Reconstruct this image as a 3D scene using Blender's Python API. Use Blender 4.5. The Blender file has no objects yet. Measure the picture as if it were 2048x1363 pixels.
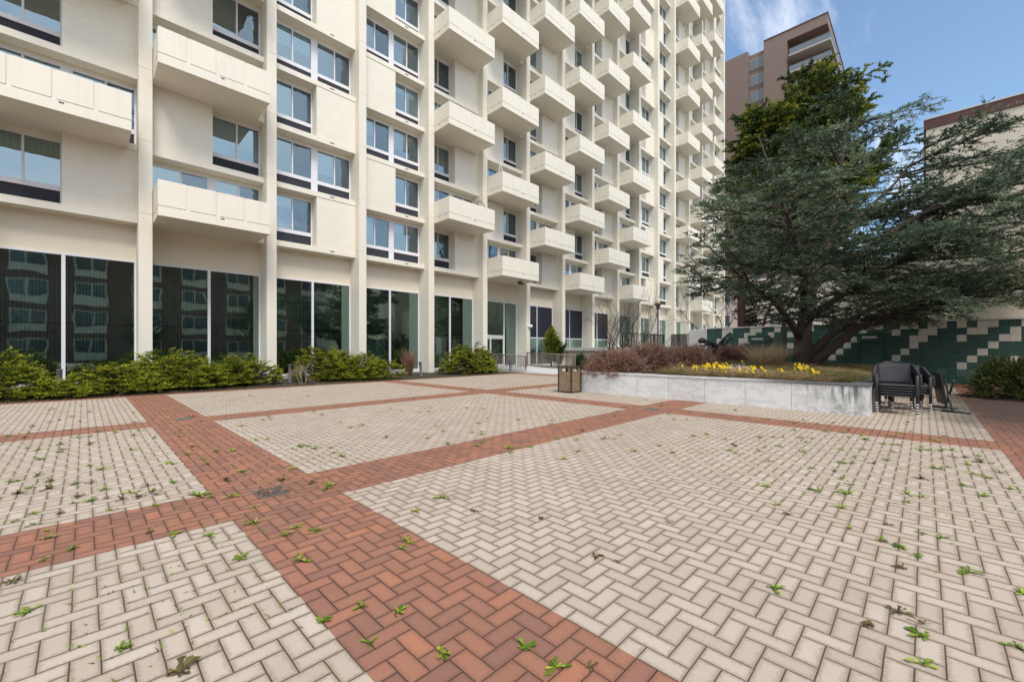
import bpy, math, random
import numpy as np
from mathutils import Vector
R = math.radians
random.seed(7); RNG = np.random.default_rng(11)
sc = bpy.context.scene
COL = sc.collection

# ------------------------------------------------------------------ layout
# x runs along the apartment front (away from the camera), y into the building,
# the plaza lies at negative y.  v = -y is the distance out from the column fronts.
F_PX, CX, CY, HC = 840.0, 1024.0, 697.0, 1.4
CAM = (-1.805, -20.681)
DX, DY = 0.70028, 0.71387
FWD = (DY, DX)                 # camera forward in x,y
RGT = (DX, -DY)                # camera right in x,y

def ground(px, py, z=0.0):
    """point of the horizontal plane z seen at a photo pixel -> (x, y)"""
    d = F_PX*(HC-z)/(py-CY); r = (px-CX)*d/F_PX
    return (CAM[0]+FWD[0]*d+RGT[0]*r, CAM[1]+FWD[1]*d+RGT[1]*r)

def depth(x, y): return (x-CAM[0])*FWD[0]+(y-CAM[1])*FWD[1]
def proj(x, y, z):
    d = depth(x, y); r = (x-CAM[0])*RGT[0]+(y-CAM[1])*RGT[1]
    return (CX+F_PX*r/d, CY-F_PX*(z-HC)/d, d)
def x_at(px, v):
    """x of the point with that v seen in photo column px"""
    t = (px-CX)/F_PX; ay = -v-CAM[1]
    # r = t d
    return CAM[0] + ay*(t*FWD[1]-RGT[1])/(RGT[0]-t*FWD[0])
def v_at(px, x):
    t = (px-CX)/F_PX; ax = x-CAM[0]
    return -(CAM[1] + ax*(t*FWD[0]-RGT[0])/(RGT[1]-t*FWD[1]))
def z_at(py, x, y): return HC+(CY-py)*depth(x, y)/F_PX

# ------------------------------------------------------------------ nodes
class NT:
    def __init__(s, tree): s.t = tree
    def n(s, typ, ins=None, **props):
        nd = s.t.nodes.new(typ)
        for k, v in props.items(): setattr(nd, k, v)
        if ins:
            for k, v in ins.items(): s.set(nd.inputs[k], v)
        return nd
    def set(s, sock, v):
        if isinstance(v, bpy.types.NodeSocket): s.t.links.new(v, sock)
        elif isinstance(v, bpy.types.Node): s.t.links.new(v.outputs[0], sock)
        else:
            if sock.type == 'RGBA' and len(v) == 3: v = (*v, 1)
            sock.default_value = v
    def m(s, op, a, b=None, c=None, clamp=False):
        nd = s.n('ShaderNodeMath', operation=op, use_clamp=clamp)
        s.set(nd.inputs[0], a)
        if b is not None: s.set(nd.inputs[1], b)
        if c is not None: s.set(nd.inputs[2], c)
        return nd.outputs[0]
    def mix(s, f, a, b, blend='MIX'):
        nd = s.n('ShaderNodeMix', data_type='RGBA', blend_type=blend)
        s.set(nd.inputs[0], f); s.set(nd.inputs[6], a); s.set(nd.inputs[7], b)
        return nd.outputs[2]
    def ramp(s, f, stops):
        nd = s.n('ShaderNodeValToRGB'); s.set(nd.inputs[0], f)
        e = nd.color_ramp.elements
        while len(e) < len(stops): e.new(0.5)
        for el, (p, c) in zip(e, stops):
            el.position = p; el.color = (*c, 1) if len(c) == 3 else c
        return nd.outputs[0]
    def smooth(s, x, a, b):
        nd = s.n('ShaderNodeMapRange', interpolation_type='SMOOTHSTEP')
        s.set(nd.inputs[0], x); nd.inputs[1].default_value = a; nd.inputs[2].default_value = b
        return nd.outputs[0]
    def noise(s, vec, scale, detail=3, rough=.55, out=0):
        nd = s.n('ShaderNodeTexNoise'); nd.inputs['Scale'].default_value = scale
        nd.inputs['Detail'].default_value = detail; nd.inputs['Roughness'].default_value = rough
        if vec is not None: s.set(nd.inputs['Vector'], vec)
        return nd.outputs[out]

def new_mat(name):
    m = bpy.data.materials.new(name); m.use_nodes = True
    t = NT(m.node_tree); bs = m.node_tree.nodes['Principled BSDF']
    return m, t, bs
def obj_co(t): return t.n('ShaderNodeTexCoord').outputs['Object']
def geo_pos(t): return t.n('ShaderNodeNewGeometry').outputs['Position']
def scaled(t, vec, s):
    nd = t.n('ShaderNodeMapping'); t.set(nd.inputs[0], vec); nd.inputs['Scale'].default_value = s
    return nd.outputs[0]

def basic(name, col, rough=.6, var=.12, scale=6, bump=.0, bscale=60, metal=0, spec=.4, streak=0):
    """paint, stone, metal: a base colour with soft mottling, fine grain bump, optional rain streaks"""
    m, t, bs = new_mat(name); co = geo_pos(t)
    n = t.noise(co, scale, 5, .6)
    f = t.m('MULTIPLY', t.m('SUBTRACT', n, .5), var*2)
    c = t.mix(1, col, (0, 0, 0), 'ADD')
    v = t.m('ADD', f, 1.0)
    if streak:
        n2 = t.noise(scaled(t, co, (5, 5, .25)), 1.6, 4)
        v = t.m('MULTIPLY', v, t.m('SUBTRACT', 1.0, t.m('MULTIPLY', t.smooth(n2, .48, .72), streak)))
    hs = t.n('ShaderNodeHueSaturation', {'Color': c, 'Value': v})
    t.set(bs.inputs['Base Color'], hs.outputs[0])
    bs.inputs['Roughness'].default_value = rough; bs.inputs['Metallic'].default_value = metal
    bs.inputs['Specular IOR Level'].default_value = spec
    if bump:
        b = t.n('ShaderNodeBump', {'Height': t.noise(co, bscale, 4), 'Strength': bump, 'Distance': .01})
        t.set(bs.inputs['Normal'], b.outputs[0])
    return m

def painted_brick(name, col, bw=.2, bh=.067, depth_=.5, var=.1, axis='xz', dark_marks=0, rust=None):
    m, t, bs = new_mat(name); co = geo_pos(t)
    sx = t.n('ShaderNodeSeparateXYZ', {0: co})
    hx = t.m('ADD', sx.outputs[0], sx.outputs[1])
    cv = t.n('ShaderNodeCombineXYZ', {0: hx, 1: sx.outputs[2], 2: 0.0})
    br = t.n('ShaderNodeTexBrick', {'Vector': cv.outputs[0], 'Color1': (.95, .95, .95), 'Color2': (1, 1, 1), 'Mortar': (.88, .88, .88),
             'Scale': 1.0, 'Mortar Size': .006, 'Mortar Smooth': .4, 'Brick Width': bw, 'Row Height': bh})
    n = t.noise(co, 1.1, 5, .65)
    c = t.mix(1, br.outputs[0], col, 'MULTIPLY')
    v = t.m('ADD', t.m('MULTIPLY', t.m('SUBTRACT', n, .5), var*2), 1.0)
    if dark_marks:  # streaky stains running down the wall
        n2 = t.noise(scaled(t, co, (1.2, 1.2, .12)), 1.0, 5)
        v = t.m('MULTIPLY', v, t.m('SUBTRACT', 1.0, t.m('MULTIPLY', t.smooth(n2, .5, .75), dark_marks)))
    hs = t.n('ShaderNodeHueSaturation', {'Color': c, 'Value': v}); c = hs.outputs[0]
    if rust:
        rn = t.smooth(t.noise(scaled(t, co, (1.6, 1.6, .10)), 1.3, 6, .7), .52, .68); dz = t.m('SUBTRACT', rust, sx.outputs[2])
        c = t.mix(t.m('MULTIPLY', t.m('MULTIPLY', rn, t.m('SUBTRACT', 1.0, t.smooth(dz, .3, 2.6))), .75), c, (.26, .12, .05))
        gn = t.smooth(t.noise(scaled(t, co, (.9, .9, .3)), .9, 6, .7), .5, .75)
        c = t.mix(t.m('MULTIPLY', gn, .35), c, (.30, .25, .18))
    t.set(bs.inputs['Base Color'], c); bs.inputs['Roughness'].default_value = .65
    b = t.n('ShaderNodeBump', {'Height': br.outputs[1], 'Strength': depth_, 'Distance': -.006})
    b2 = t.n('ShaderNodeBump', {'Height': t.noise(co, 35, 3), 'Strength': .15, 'Distance': .01, 'Normal': b.outputs[0]})
    t.set(bs.inputs['Normal'], b2.outputs[0])
    return m

def herringbone(name, tones, dirt, joint, moss=.0, edge=.55, dark_marks=False):
    """90 degree herringbone of 0.1 x 0.2 m pavers laid along the plaza axes"""
    m, t, bs = new_mat(name); co = geo_pos(t)
    sx = t.n('ShaderNodeSeparateXYZ', {0: co})
    wob = t.noise(co, 9, 2)
    X = t.m('DIVIDE', t.m('ADD', t.m('ADD', sx.outputs[0], 20.05), t.m('MULTIPLY', t.m('SUBTRACT', wob, .5), .006)), .1)
    Y = t.m('DIVIDE', t.m('ADD', t.m('SUBTRACT', sx.outputs[1], -60.05), t.m('MULTIPLY', t.m('SUBTRACT', wob, .5), .006)), .1)
    i = t.m('FLOOR', X); j = t.m('FLOOR', Y)
    k = t.m('FLOORED_MODULO', t.m('SUBTRACT', i, j), 4.0)
    isH = t.m('LESS_THAN', k, 1.5)
    ox = t.m('SUBTRACT', i, t.m('COMPARE', k, 1.0, .1)); oy = t.m('SUBTRACT', j, t.m('COMPARE', k, 2.0, .1))
    lx = t.m('SUBTRACT', X, ox); ly = t.m('SUBTRACT', Y, oy)
    W = t.m('ADD', isH, 1.0); H = t.m('SUBTRACT', 2.0, isH)
    d = t.m('MINIMUM', t.m('MINIMUM', lx, t.m('SUBTRACT', W, lx)), t.m('MINIMUM', ly, t.m('SUBTRACT', H, ly)))
    idv = t.n('ShaderNodeCombineXYZ', {0: ox, 1: oy, 2: 0.0})
    wn = t.n('ShaderNodeTexWhiteNoise', {'Vector': idv.outputs[0]}, noise_dimensions='3D')
    base = t.ramp(wn.outputs[0], tones)
    fine = t.noise(co, 160, 3, .7); mid = t.noise(co, 3.0, 5, .6); big = t.noise(co, .45, 4, .6)
    hs = t.n('ShaderNodeHueSaturation', {'Color': base,
        'Value': t.m('ADD', .62, t.m('ADD', t.m('MULTIPLY', fine, .26), t.m('ADD', t.m('MULTIPLY', mid, .22), t.m('MULTIPLY', big, .28))))})
    # grime creeping in from the joints, uneven
    gn = t.noise(co, 55, 4, .7); gz = t.noise(co, 1.3, 3)
    reach = t.m('MULTIPLY', t.m('MULTIPLY', gn, gn), t.m('ADD', .35, t.m('MULTIPLY', gz, 1.3)))
    g = t.m('SUBTRACT', 1.0, t.smooth(t.m('DIVIDE', d, t.m('ADD', .03, reach)), .0, 1.0))
    c = t.mix(t.m('MULTIPLY', g, edge), hs.outputs[0], dirt)
    jw = t.m('ADD', .007, t.m('MULTIPLY', t.smooth(big, .4, .65), .010)); jm = t.m('SUBTRACT', 1.0, t.smooth(t.m('SUBTRACT', d, jw), .0, .016))
    mz = t.smooth(t.noise(co, .55, 3), .48, .62)
    jc = t.mix(t.m('MULTIPLY', mz, moss), joint, (.09, .085, .02))
    if dark_marks:
        # uneven blackish patch over the right-hand paving towards the green wall
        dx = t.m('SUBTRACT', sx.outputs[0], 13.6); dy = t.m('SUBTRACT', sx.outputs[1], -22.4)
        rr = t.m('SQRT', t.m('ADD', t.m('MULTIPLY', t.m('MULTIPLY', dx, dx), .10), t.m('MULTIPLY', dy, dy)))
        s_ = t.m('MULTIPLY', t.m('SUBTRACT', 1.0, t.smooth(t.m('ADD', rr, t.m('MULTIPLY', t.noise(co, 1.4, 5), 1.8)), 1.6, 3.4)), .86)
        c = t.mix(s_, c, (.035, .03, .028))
    pat = t.smooth(t.noise(co, .9, 6, .7), .56, .72)
    c = t.mix(t.m('MULTIPLY', pat, .32), c, dirt)
    c = t.mix(jm, c, jc)
    t.set(bs.inputs['Base Color'], c); bs.inputs['Roughness'].default_value = .85
    bs.inputs['Specular IOR Level'].default_value = .25
    tilt = t.m('MULTIPLY', t.m('SUBTRACT', wn.outputs[0], .5), .25)
    hgt = t.m('ADD', t.m('ADD', t.smooth(d, .0, .05), t.m('MULTIPLY', fine, .10)), tilt)
    b = t.n('ShaderNodeBump', {'Height': hgt, 'Strength': .8, 'Distance': .006})
    t.set(bs.inputs['Normal'], b.outputs[0])
    return m

def glass_mat(name, tint, refl=.22, wav=.25, wscale=3.0, gtint=(.9, .97, 1)):
    m = bpy.data.materials.new(name); m.use_nodes = True; t = NT(m.node_tree)
    m.node_tree.nodes.remove(m.node_tree.nodes['Principled BSDF'])
    out = m.node_tree.nodes['Material Output']
    co = geo_pos(t)
    b = t.n('ShaderNodeBump', {'Height': t.noise(co, wscale, 2, .4), 'Strength': wav, 'Distance': .02})
    tr = t.n('ShaderNodeBsdfTransparent', {'Color': tint})
    gl = t.n('ShaderNodeBsdfGlossy', {'Color': gtint, 'Roughness': .015, 'Normal': b.outputs[0]})
    fr = t.n('ShaderNodeFresnel', {'IOR': 1.5})
    fac = t.m('ADD', refl, t.m('MULTIPLY', fr.outputs[0], 1.2), clamp=True)
    mx = t.n('ShaderNodeMixShader', {0: fac, 1: tr.outputs[0], 2: gl.outputs[0]})
    t.set(out.inputs[0], mx.outputs[0])
    return m

def leaf_mat(name, c0, c1, c2=None, rough=.6, trans=.25):
    """foliage: colour from the per-leaf 'tint' value stored on the mesh"""
    m, t, bs = new_mat(name)
    a = t.n('ShaderNodeAttribute', attribute_name='tint')
    st = [(0, c0), (.6, c1)] + ([(1, c2)] if c2 else [])
    c = t.ramp(a.outputs['Fac'], st)
    t.set(bs.inputs['Base Color'], c); bs.inputs['Roughness'].default_value = rough
    bs.inputs['Specular IOR Level'].default_value = .25
    if trans:
        out = m.node_tree.nodes['Material Output']
        tl = t.n('ShaderNodeBsdfTranslucent', {'Color': c})
        mx = t.n('ShaderNodeMixShader', {0: trans, 1: bs.outputs[0], 2: tl.outputs[0]})
        t.set(out.inputs[0], mx.outputs[0])
    return m

def blind_mat(name, col, lines=0, axis=0, freq=60):
    m, t, bs = new_mat(name); co = geo_pos(t)
    sx = t.n('ShaderNodeSeparateXYZ', {0: co})
    w = t.m('SINE', t.m('MULTIPLY', sx.outputs[axis], freq))
    v = t.m('ADD', 1.0, t.m('MULTIPLY', w, lines))
    n = t.noise(co, 1.5, 2)
    v = t.m('MULTIPLY', v, t.m('ADD', .8, t.m('MULTIPLY', n, .4)))
    hs = t.n('ShaderNodeHueSaturation', {'Color': (*col, 1), 'Value': v})
    t.set(bs.inputs['Base Color'], hs.outputs[0]); bs.inputs['Roughness'].default_value = .8
    return m

M = {}
M['cream'] = basic('cream_paint', (.71, .662, .56), .6, .05, 2.5, .12, 45, streak=.05)
M['cream_slab'] = basic('cream_slab_paint', (.73, .682, .58), .6, .05, 1.5, .1, 45, streak=.05)
M['cream_brick'] = painted_brick('cream_painted_brick', (.745, .697, .592), bw=.3, bh=.1, depth_=.22, var=.06)
M['stucco'] = basic('ground_storey_render', (.68, .615, .495), .7, .06, 1.0, .1, 60)
M['dark_gap'] = basic('dark_gap', (.03, .03, .03), .8)
M['white_frame'] = basic('white_aluminium', (.68, .67, .70), .4, .04)
M['grille'] = blind_mat('navy_grille', (.022, .024, .036), .25, 0, 160)
M['navy'] = basic('navy_panel', (.012, .014, .028), .45, .1)
M['interior'] = basic('room_wall', (.30, .30, .26), .8)
M['glass'] = glass_mat('window_glass', (.50, .66, .68), .27, .16, 1.6, (.72, .92, 1))
M['glass_g'] = glass_mat('tinted_shopfront_glass', (.55, .70, .63), .25, .20, .8, (.74, 1, .93))
M['screen'] = glass_mat('insect_screen_glass', (.25, .30, .33), .17, .6, 3.0, (.66, .85, .95))
M['b_white'] = blind_mat('white_vertical_blind', (.62, .68, .68), .12, 0, 62)
M['b_grey'] = blind_mat('grey_slat_blind', (.42, .45, .45), .12, 2, 130)
M['b_green'] = blind_mat('green_curtain', (.22, .36, .27), .2, 0, 45)
M['b_dark'] = blind_mat('dark_curtain', (.07, .07, .07), .3, 0, 45)
M['b_cream'] = blind_mat('cream_roller_blind', (.55, .52, .44), .02, 0, 20)
M['curtain'] = blind_mat('dark_lobby_curtain', (.12, .15, .14), .45, 0, 70)
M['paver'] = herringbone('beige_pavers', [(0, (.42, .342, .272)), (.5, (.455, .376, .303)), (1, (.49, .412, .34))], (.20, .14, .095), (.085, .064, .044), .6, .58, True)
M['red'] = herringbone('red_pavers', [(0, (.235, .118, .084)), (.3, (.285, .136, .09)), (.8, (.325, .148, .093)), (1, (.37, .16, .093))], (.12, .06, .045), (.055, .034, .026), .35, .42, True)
M['soil'] = basic('bed_mulch', (.045, .03, .022), .95, .5, 9, .8, 40)
M['earth'] = basic('bare_ground', (.16, .14, .11), .95, .2, 1, .2, 10)
M['conc'] = basic('pale_concrete', (.52, .52, .50), .8, .12, 2, .2, 40)

def marble_mat():
    m, t, bs = new_mat('weathered_white_marble'); co = geo_pos(t)
    sx = t.n('ShaderNodeSeparateXYZ', {0: co})
    w = t.noise(scaled(t, co, (1, 1, 2.4)), 1.4, 8, .68)
    n = t.noise(co, 5, 8, .72)
    veins = t.m('ABSOLUTE', t.m('SUBTRACT', w, .5))
    c = t.ramp(veins, [(0, (.54, .545, .54)), (.04, (.66, .66, .64)), (.3, (.74, .735, .71))])
    c = t.mix(t.m('MULTIPLY', t.smooth(n, .52, .78), .45), c, (.42, .43, .415))
    # black run-off stains near the right hand end of the planter
    v = t.m('MULTIPLY', sx.outputs[1], -1.0)
    st = t.noise(scaled(t, co, (6, 6, .7)), 1.0, 6, .65)
    zone = t.smooth(v, 18.2, 19.6)
    f = t.m('MULTIPLY', t.m('MULTIPLY', t.smooth(st, .46, .62), zone), t.smooth(sx.outputs[2], .0, .5))
    f2 = t.m('MULTIPLY', t.m('MULTIPLY', t.smooth(t.noise(co, 3, 8, .75), .46, .60), zone), .6)
    c = t.mix(t.m('MULTIPLY', t.m('MAXIMUM', f, f2), .85), c, (.05, .05, .048))
    t.set(bs.inputs['Base Color'], c); bs.inputs['Roughness'].default_value = .55
    b = t.n('ShaderNodeBump', {'Height': n, 'Strength': .15, 'Distance': .01}); t.set(bs.inputs['Normal'], b.outputs[0])
    return m
M['marble'] = marble_mat()
def cap_mat():
    m, t, bs = new_mat('weathered_marble_cap'); co = geo_pos(t); sx = t.n('ShaderNodeSeparateXYZ', {0: co})
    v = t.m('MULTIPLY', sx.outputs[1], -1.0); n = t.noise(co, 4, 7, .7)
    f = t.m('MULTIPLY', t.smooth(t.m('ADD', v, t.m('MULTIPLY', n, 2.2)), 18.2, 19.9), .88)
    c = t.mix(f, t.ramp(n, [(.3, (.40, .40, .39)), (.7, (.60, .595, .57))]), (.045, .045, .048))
    t.set(bs.inputs['Base Color'], c); bs.inputs['Roughness'].default_value = .6
    return m
M['cap'] = cap_mat()
M['tile_g'] = basic('green_glazed_tile', (.03, .076, .062), .5, .5, 2.0, .12, 50, spec=.25)
M['tile_w'] = basic('cream_glazed_tile', (.50, .485, .41), .35, .15, 4, .06, 40)
M['grout'] = basic('pale_grout', (.16, .2, .18), .9, .2)
M['tile_salt'] = basic('green_tile_with_lime_bloom', (.06, .115, .10), .5, .9, 5, .2, 50)
M['bark'] = basic('dark_scaly_bark', (.055, .040, .033), .95, .6, 9, 1.0, 22)
M['bark_red'] = basic('red_brown_bark', (.075, .035, .025), .95, .4, 6, .8, 20)
M['twig'] = basic('grey_brown_twig', (.04, .028, .024), .9, .3, 8)
M['deadwood'] = basic('bleached_branch', (.28, .23, .19), .9, .3, 8)
M['cedar'] = leaf_mat('blue_cedar_needles', (.018, .036, .02), (.10, .152, .092), (.36, .43, .29), rough=.8)
M['cypress'] = leaf_mat('golden_cypress_sprays', (.012, .034, .008), (.055, .105, .02), (.40, .39, .05), rough=.75)
M['juniper'] = leaf_mat('golden_juniper_sprays', (.014, .030, .005), (.17, .215, .016), (.70, .66, .06), rough=.7)
M['darkleaf'] = leaf_mat('dark_green_leaves', (.012, .03, .010), (.035, .07, .022), (.10, .15, .04))
M['olive'] = leaf_mat('olive_shrub_leaves', (.03, .045, .012), (.075, .10, .022), (.19, .19, .05))
M['dryred'] = leaf_mat('dry_red_brown_twigs', (.10, .05, .036), (.27, .15, .11), (.46, .30, .23), trans=.1)
M['dryplum'] = leaf_mat('dark_bare_plum_twigs', (.04, .02, .018), (.09, .045, .04), (.15, .08, .07), trans=.0)
M['straw'] = leaf_mat('straw_blades', (.22, .14, .08), (.42, .31, .19), (.58, .47, .31))
M['liriope'] = leaf_mat('half_dry_lilyturf', (.035, .065, .016), (.16, .14, .05), (.46, .33, .18))
M['weed'] = leaf_mat('fresh_weed_leaves', (.06, .12, .012), (.20, .30, .025), (.42, .47, .06))
M['weed_red'] = leaf_mat('dull_red_weed_leaves', (.075, .05, .024), (.12, .09, .03), (.20, .18, .05))
M['petal'] = basic('yellow_petals', (.80, .58, .01), .6, .15, 30)
M['violet'] = basic('violet_petals', (.40, .36, .62), .6, .2, 30)
M['bronze'] = basic('dark_bronze', (.035, .035, .036), .38, .4, 8, .1, 40, metal=.7)
M['blackmetal'] = basic('black_painted_metal', (.018, .017, .018), .45, .2)
M['brownmetal'] = basic('taupe_painted_metal', (.20, .165, .145), .5, .15)
M['greymetal'] = basic('bronze_grey_metal', (.085, .078, .085), .5, .15)
M['bindark'] = basic('dark_brown_metal', (.045, .028, .022), .5, .2)
M['lampglass'] = basic('amber_lamp_glass', (.42, .34, .14), .25, .2)
M['white'] = basic('white_plastic', (.78, .78, .78), .4, .05)
M['rust'] = basic('rust_brown_coping', (.095, .045, .04), .8, .5, 3, .2, 20)
M['tower_brick'] = painted_brick('brown_brick', (.20, .138, .108), .6, .2, .4, .1)
M['opp_brick'] = painted_brick('red_brown_brick', (.20, .12, .10), .22, .075, .4, .2)
M['white_brick'] = painted_brick('white_painted_brick', (.68, .615, .50), .24, .085, .45, .14, dark_marks=.3, rust=11.0)
M['pink_wall'] = basic('pale_pink_wall', (.60, .50, .46), .8, .1, .6)
M['tower_glass'] = basic('dark_tower_glazing', (.10, .12, .14), .08, .3, .6, spec=.8)
M['tower_conc'] = basic('tower_concrete', (.42, .38, .33), .8, .1)
M['rubber'] = basic('white_foot_cap', (.72, .72, .72), .5, .03)
M['tealmetal'] = basic('dark_teal_metal', (.02, .032, .036), .4, .2)

def wicker_mat():
    m, t, bs = new_mat('charcoal_wicker'); co = obj_co(t)
    w1 = t.n('ShaderNodeTexWave', {'Vector': co, 'Scale': 26.0, 'Distortion': .6}, bands_direction='Y')
    w2 = t.n('ShaderNodeTexWave', {'Vector': co, 'Scale': 22.0, 'Distortion': .6}, bands_direction='Z')
    h = t.m('MAXIMUM', w1.outputs['Fac'], w2.outputs['Fac'])
    c = t.mix(h, (.006, .006, .008), (.036, .036, .043))
    t.set(bs.inputs['Base Color'], c); bs.inputs['Roughness'].default_value = .5
    b = t.n('ShaderNodeBump', {'Height': h, 'Strength': .6, 'Distance': .004}); t.set(bs.inputs['Normal'], b.outputs[0])
    return m
M['wicker'] = wicker_mat()
def pebble_mat():
    m, t, bs = new_mat('exposed_pebble_panel'); co = geo_pos(t)
    v = t.n('ShaderNodeTexVoronoi', {'Vector': co, 'Scale': 62.0})
    c = t.mix(.75, t.ramp(v.outputs['Color'], [(0, (.10, .06, .035)), (.4, (.26, .17, .10)), (.75, (.40, .30, .20)), (1, (.52, .44, .34))]), (.34, .23, .13))
    c = t.mix(t.smooth(v.outputs['Distance'], .3, .8), t.ramp(v.outputs['Color'], [(.2, (.12, .07, .04)), (.5, (.32, .22, .13)), (.8, (.5, .4, .28))]), (.13, .085, .05))
    t.set(bs.inputs['Base Color'], c); bs.inputs['Roughness'].default_value = .8
    b = t.n('ShaderNodeBump', {'Height': v.outputs['Distance'], 'Strength': .6, 'Distance': -.006}); t.set(bs.inputs['Normal'], b.outputs[0])
    return m
M['pebble'] = pebble_mat()

# ------------------------------------------------------------------ mesh builder
class MB:
    def __init__(s): s.v = []; s.f = []; s.mi = []; s.sm = []
    def quad(s, pts, mi=0, sm=False):
        b = len(s.v); s.v += [tuple(p) for p in pts]; s.f.append(tuple(range(b, b+len(pts)))); s.mi.append(mi); s.sm.append(sm)
    def box(s, x0, x1, y0, y1, z0, z1, mi=0):
        b = len(s.v)
        s.v += [(x0,y0,z0),(x1,y0,z0),(x1,y1,z0),(x0,y1,z0),(x0,y0,z1),(x1,y0,z1),(x1,y1,z1),(x0,y1,z1)]
        for q in ((0,3,2,1),(4,5,6,7),(0,1,5,4),(1,2,6,5),(2,3,7,6),(3,0,4,7)):
            s.f.append(tuple(b+i for i in q)); s.mi.append(mi); s.sm.append(False)
        return s
    def bbox(s, x0, x1, y0, y1, z0, z1, r=.01, mi=0):
        """box with chamfered vertical and top edges"""
        ring = lambda i, z: [(x0+i+r,y0+i,z),(x1-i-r,y0+i,z),(x1-i,y0+i+r,z),(x1-i,y1-i-r,z),(x1-i-r,y1-i,z),(x0+i+r,y1-i,z),(x0+i,y1-i-r,z),(x0+i,y0+i+r,z)]
        rs = [ring(0, z0), ring(0, z1-r), ring(r, z1)]
        b = len(s.v)
        for q in rs: s.v += q
        for k in range(2):
            for i in range(8):
                j = (i+1) % 8
                s.f.append((b+k*8+i, b+k*8+j, b+k*8+8+j, b+k*8+8+i)); s.mi.append(mi); s.sm.append(False)
        s.f.append(tuple(b+16+i for i in range(8))); s.mi.append(mi); s.sm.append(False)
        s.f.append(tuple(b+7-i for i in range(8))); s.mi.append(mi); s.sm.append(False)
        return s
    def tube(s, path, rad, n=6, mi=0, cap=True, sm=True):
        path = [Vector(p) for p in path]
        if not hasattr(rad, '__len__'): rad = [rad]*len(path)
        b = len(s.v); up = None
        for k, p in enumerate(path):
            a = path[min(k+1, len(path)-1)]-path[max(k-1, 0)]
            if a.length < 1e-9: a = Vector((0,0,1))
            a.normalize()
            if up is None: up = a.orthogonal().normalized()
            e = (up-a*up.dot(a))
            e = e.normalized() if e.length > 1e-6 else a.orthogonal().normalized()
            up = e; g = a.cross(e)
            for i in range(n):
                t = 2*math.pi*i/n; s.v.append(tuple(p+(e*math.cos(t)+g*math.sin(t))*rad[k]))
        for k in range(len(path)-1):
            for i in range(n):
                j = (i+1) % n
                s.f.append((b+k*n+i, b+k*n+j, b+(k+1)*n+j, b+(k+1)*n+i)); s.mi.append(mi); s.sm.append(sm)
        if cap and n > 3:
            s.f.append(tuple(b+n-1-i for i in range(n))); s.mi.append(mi); s.sm.append(False)
            e = b+(len(path)-1)*n
            s.f.append(tuple(e+i for i in range(n))); s.mi.append(mi); s.sm.append(False)
        return s
    def lathe(s, prof, cx=0, cy=0, n=20, mi=0):
        b = len(s.v)
        for r, z in prof:
            for i in range(n):
                t = 2*math.pi*i/n; s.v.append((cx+r*math.cos(t), cy+r*math.sin(t), z))
        for k in range(len(prof)-1):
            for i in range(n):
                j = (i+1) % n
                s.f.append((b+k*n+i, b+k*n+j, b+(k+1)*n+j, b+(k+1)*n+i)); s.mi.append(mi); s.sm.append(True)
        return s
    def sheet(s, rows, th, mi=0, sm=True):
        """thick sheet from a grid of points (rows of equal length)"""
        nr, nc = len(rows), len(rows[0]); P = [[Vector(p) for p in r] for r in rows]
        N = [[None]*nc for _ in range(nr)]
        for i in range(nr):
            for j in range(nc):
                a = P[min(i+1,nr-1)][j]-P[max(i-1,0)][j]; c = P[i][min(j+1,nc-1)]-P[i][max(j-1,0)]
                N[i][j] = a.cross(c).normalized()
        b = len(s.v)
        for sg in (1, -1):
            for i in range(nr):
                for j in range(nc): s.v.append(tuple(P[i][j]+N[i][j]*th*.5*sg))
        o = nr*nc; ix = lambda k, i, j: b+k*o+i*nc+j
        def add(q): s.f.append(q); s.mi.append(mi); s.sm.append(sm)
        for i in range(nr-1):
            for j in range(nc-1):
                add((ix(0,i,j), ix(0,i+1,j), ix(0,i+1,j+1), ix(0,i,j+1))); add((ix(1,i,j), ix(1,i,j+1), ix(1,i+1,j+1), ix(1,i+1,j)))
        for i in range(nr-1):
            add((ix(0,i,0), ix(1,i,0), ix(1,i+1,0), ix(0,i+1,0))); add((ix(0,i,nc-1), ix(0,i+1,nc-1), ix(1,i+1,nc-1), ix(1,i,nc-1)))
        for j in range(nc-1):
            add((ix(0,0,j), ix(0,0,j+1), ix(1,0,j+1), ix(1,0,j))); add((ix(0,nr-1,j), ix(1,nr-1,j), ix(1,nr-1,j+1), ix(0,nr-1,j+1)))
        return s
    def mesh(s, name, mats):
        me = bpy.data.meshes.new(name); me.from_pydata(s.v, [], s.f)
        for m in (mats if isinstance(mats, (list, tuple)) else [mats]): me.materials.append(m)
        me.polygons.foreach_set('material_index', s.mi); me.polygons.foreach_set('use_smooth', s.sm); me.update()
        return me
    def build(s, name, mats, parent=None, loc=(0,0,0), rz=0):
        return place(name, s.mesh(name, mats), parent, loc, rz)

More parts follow.
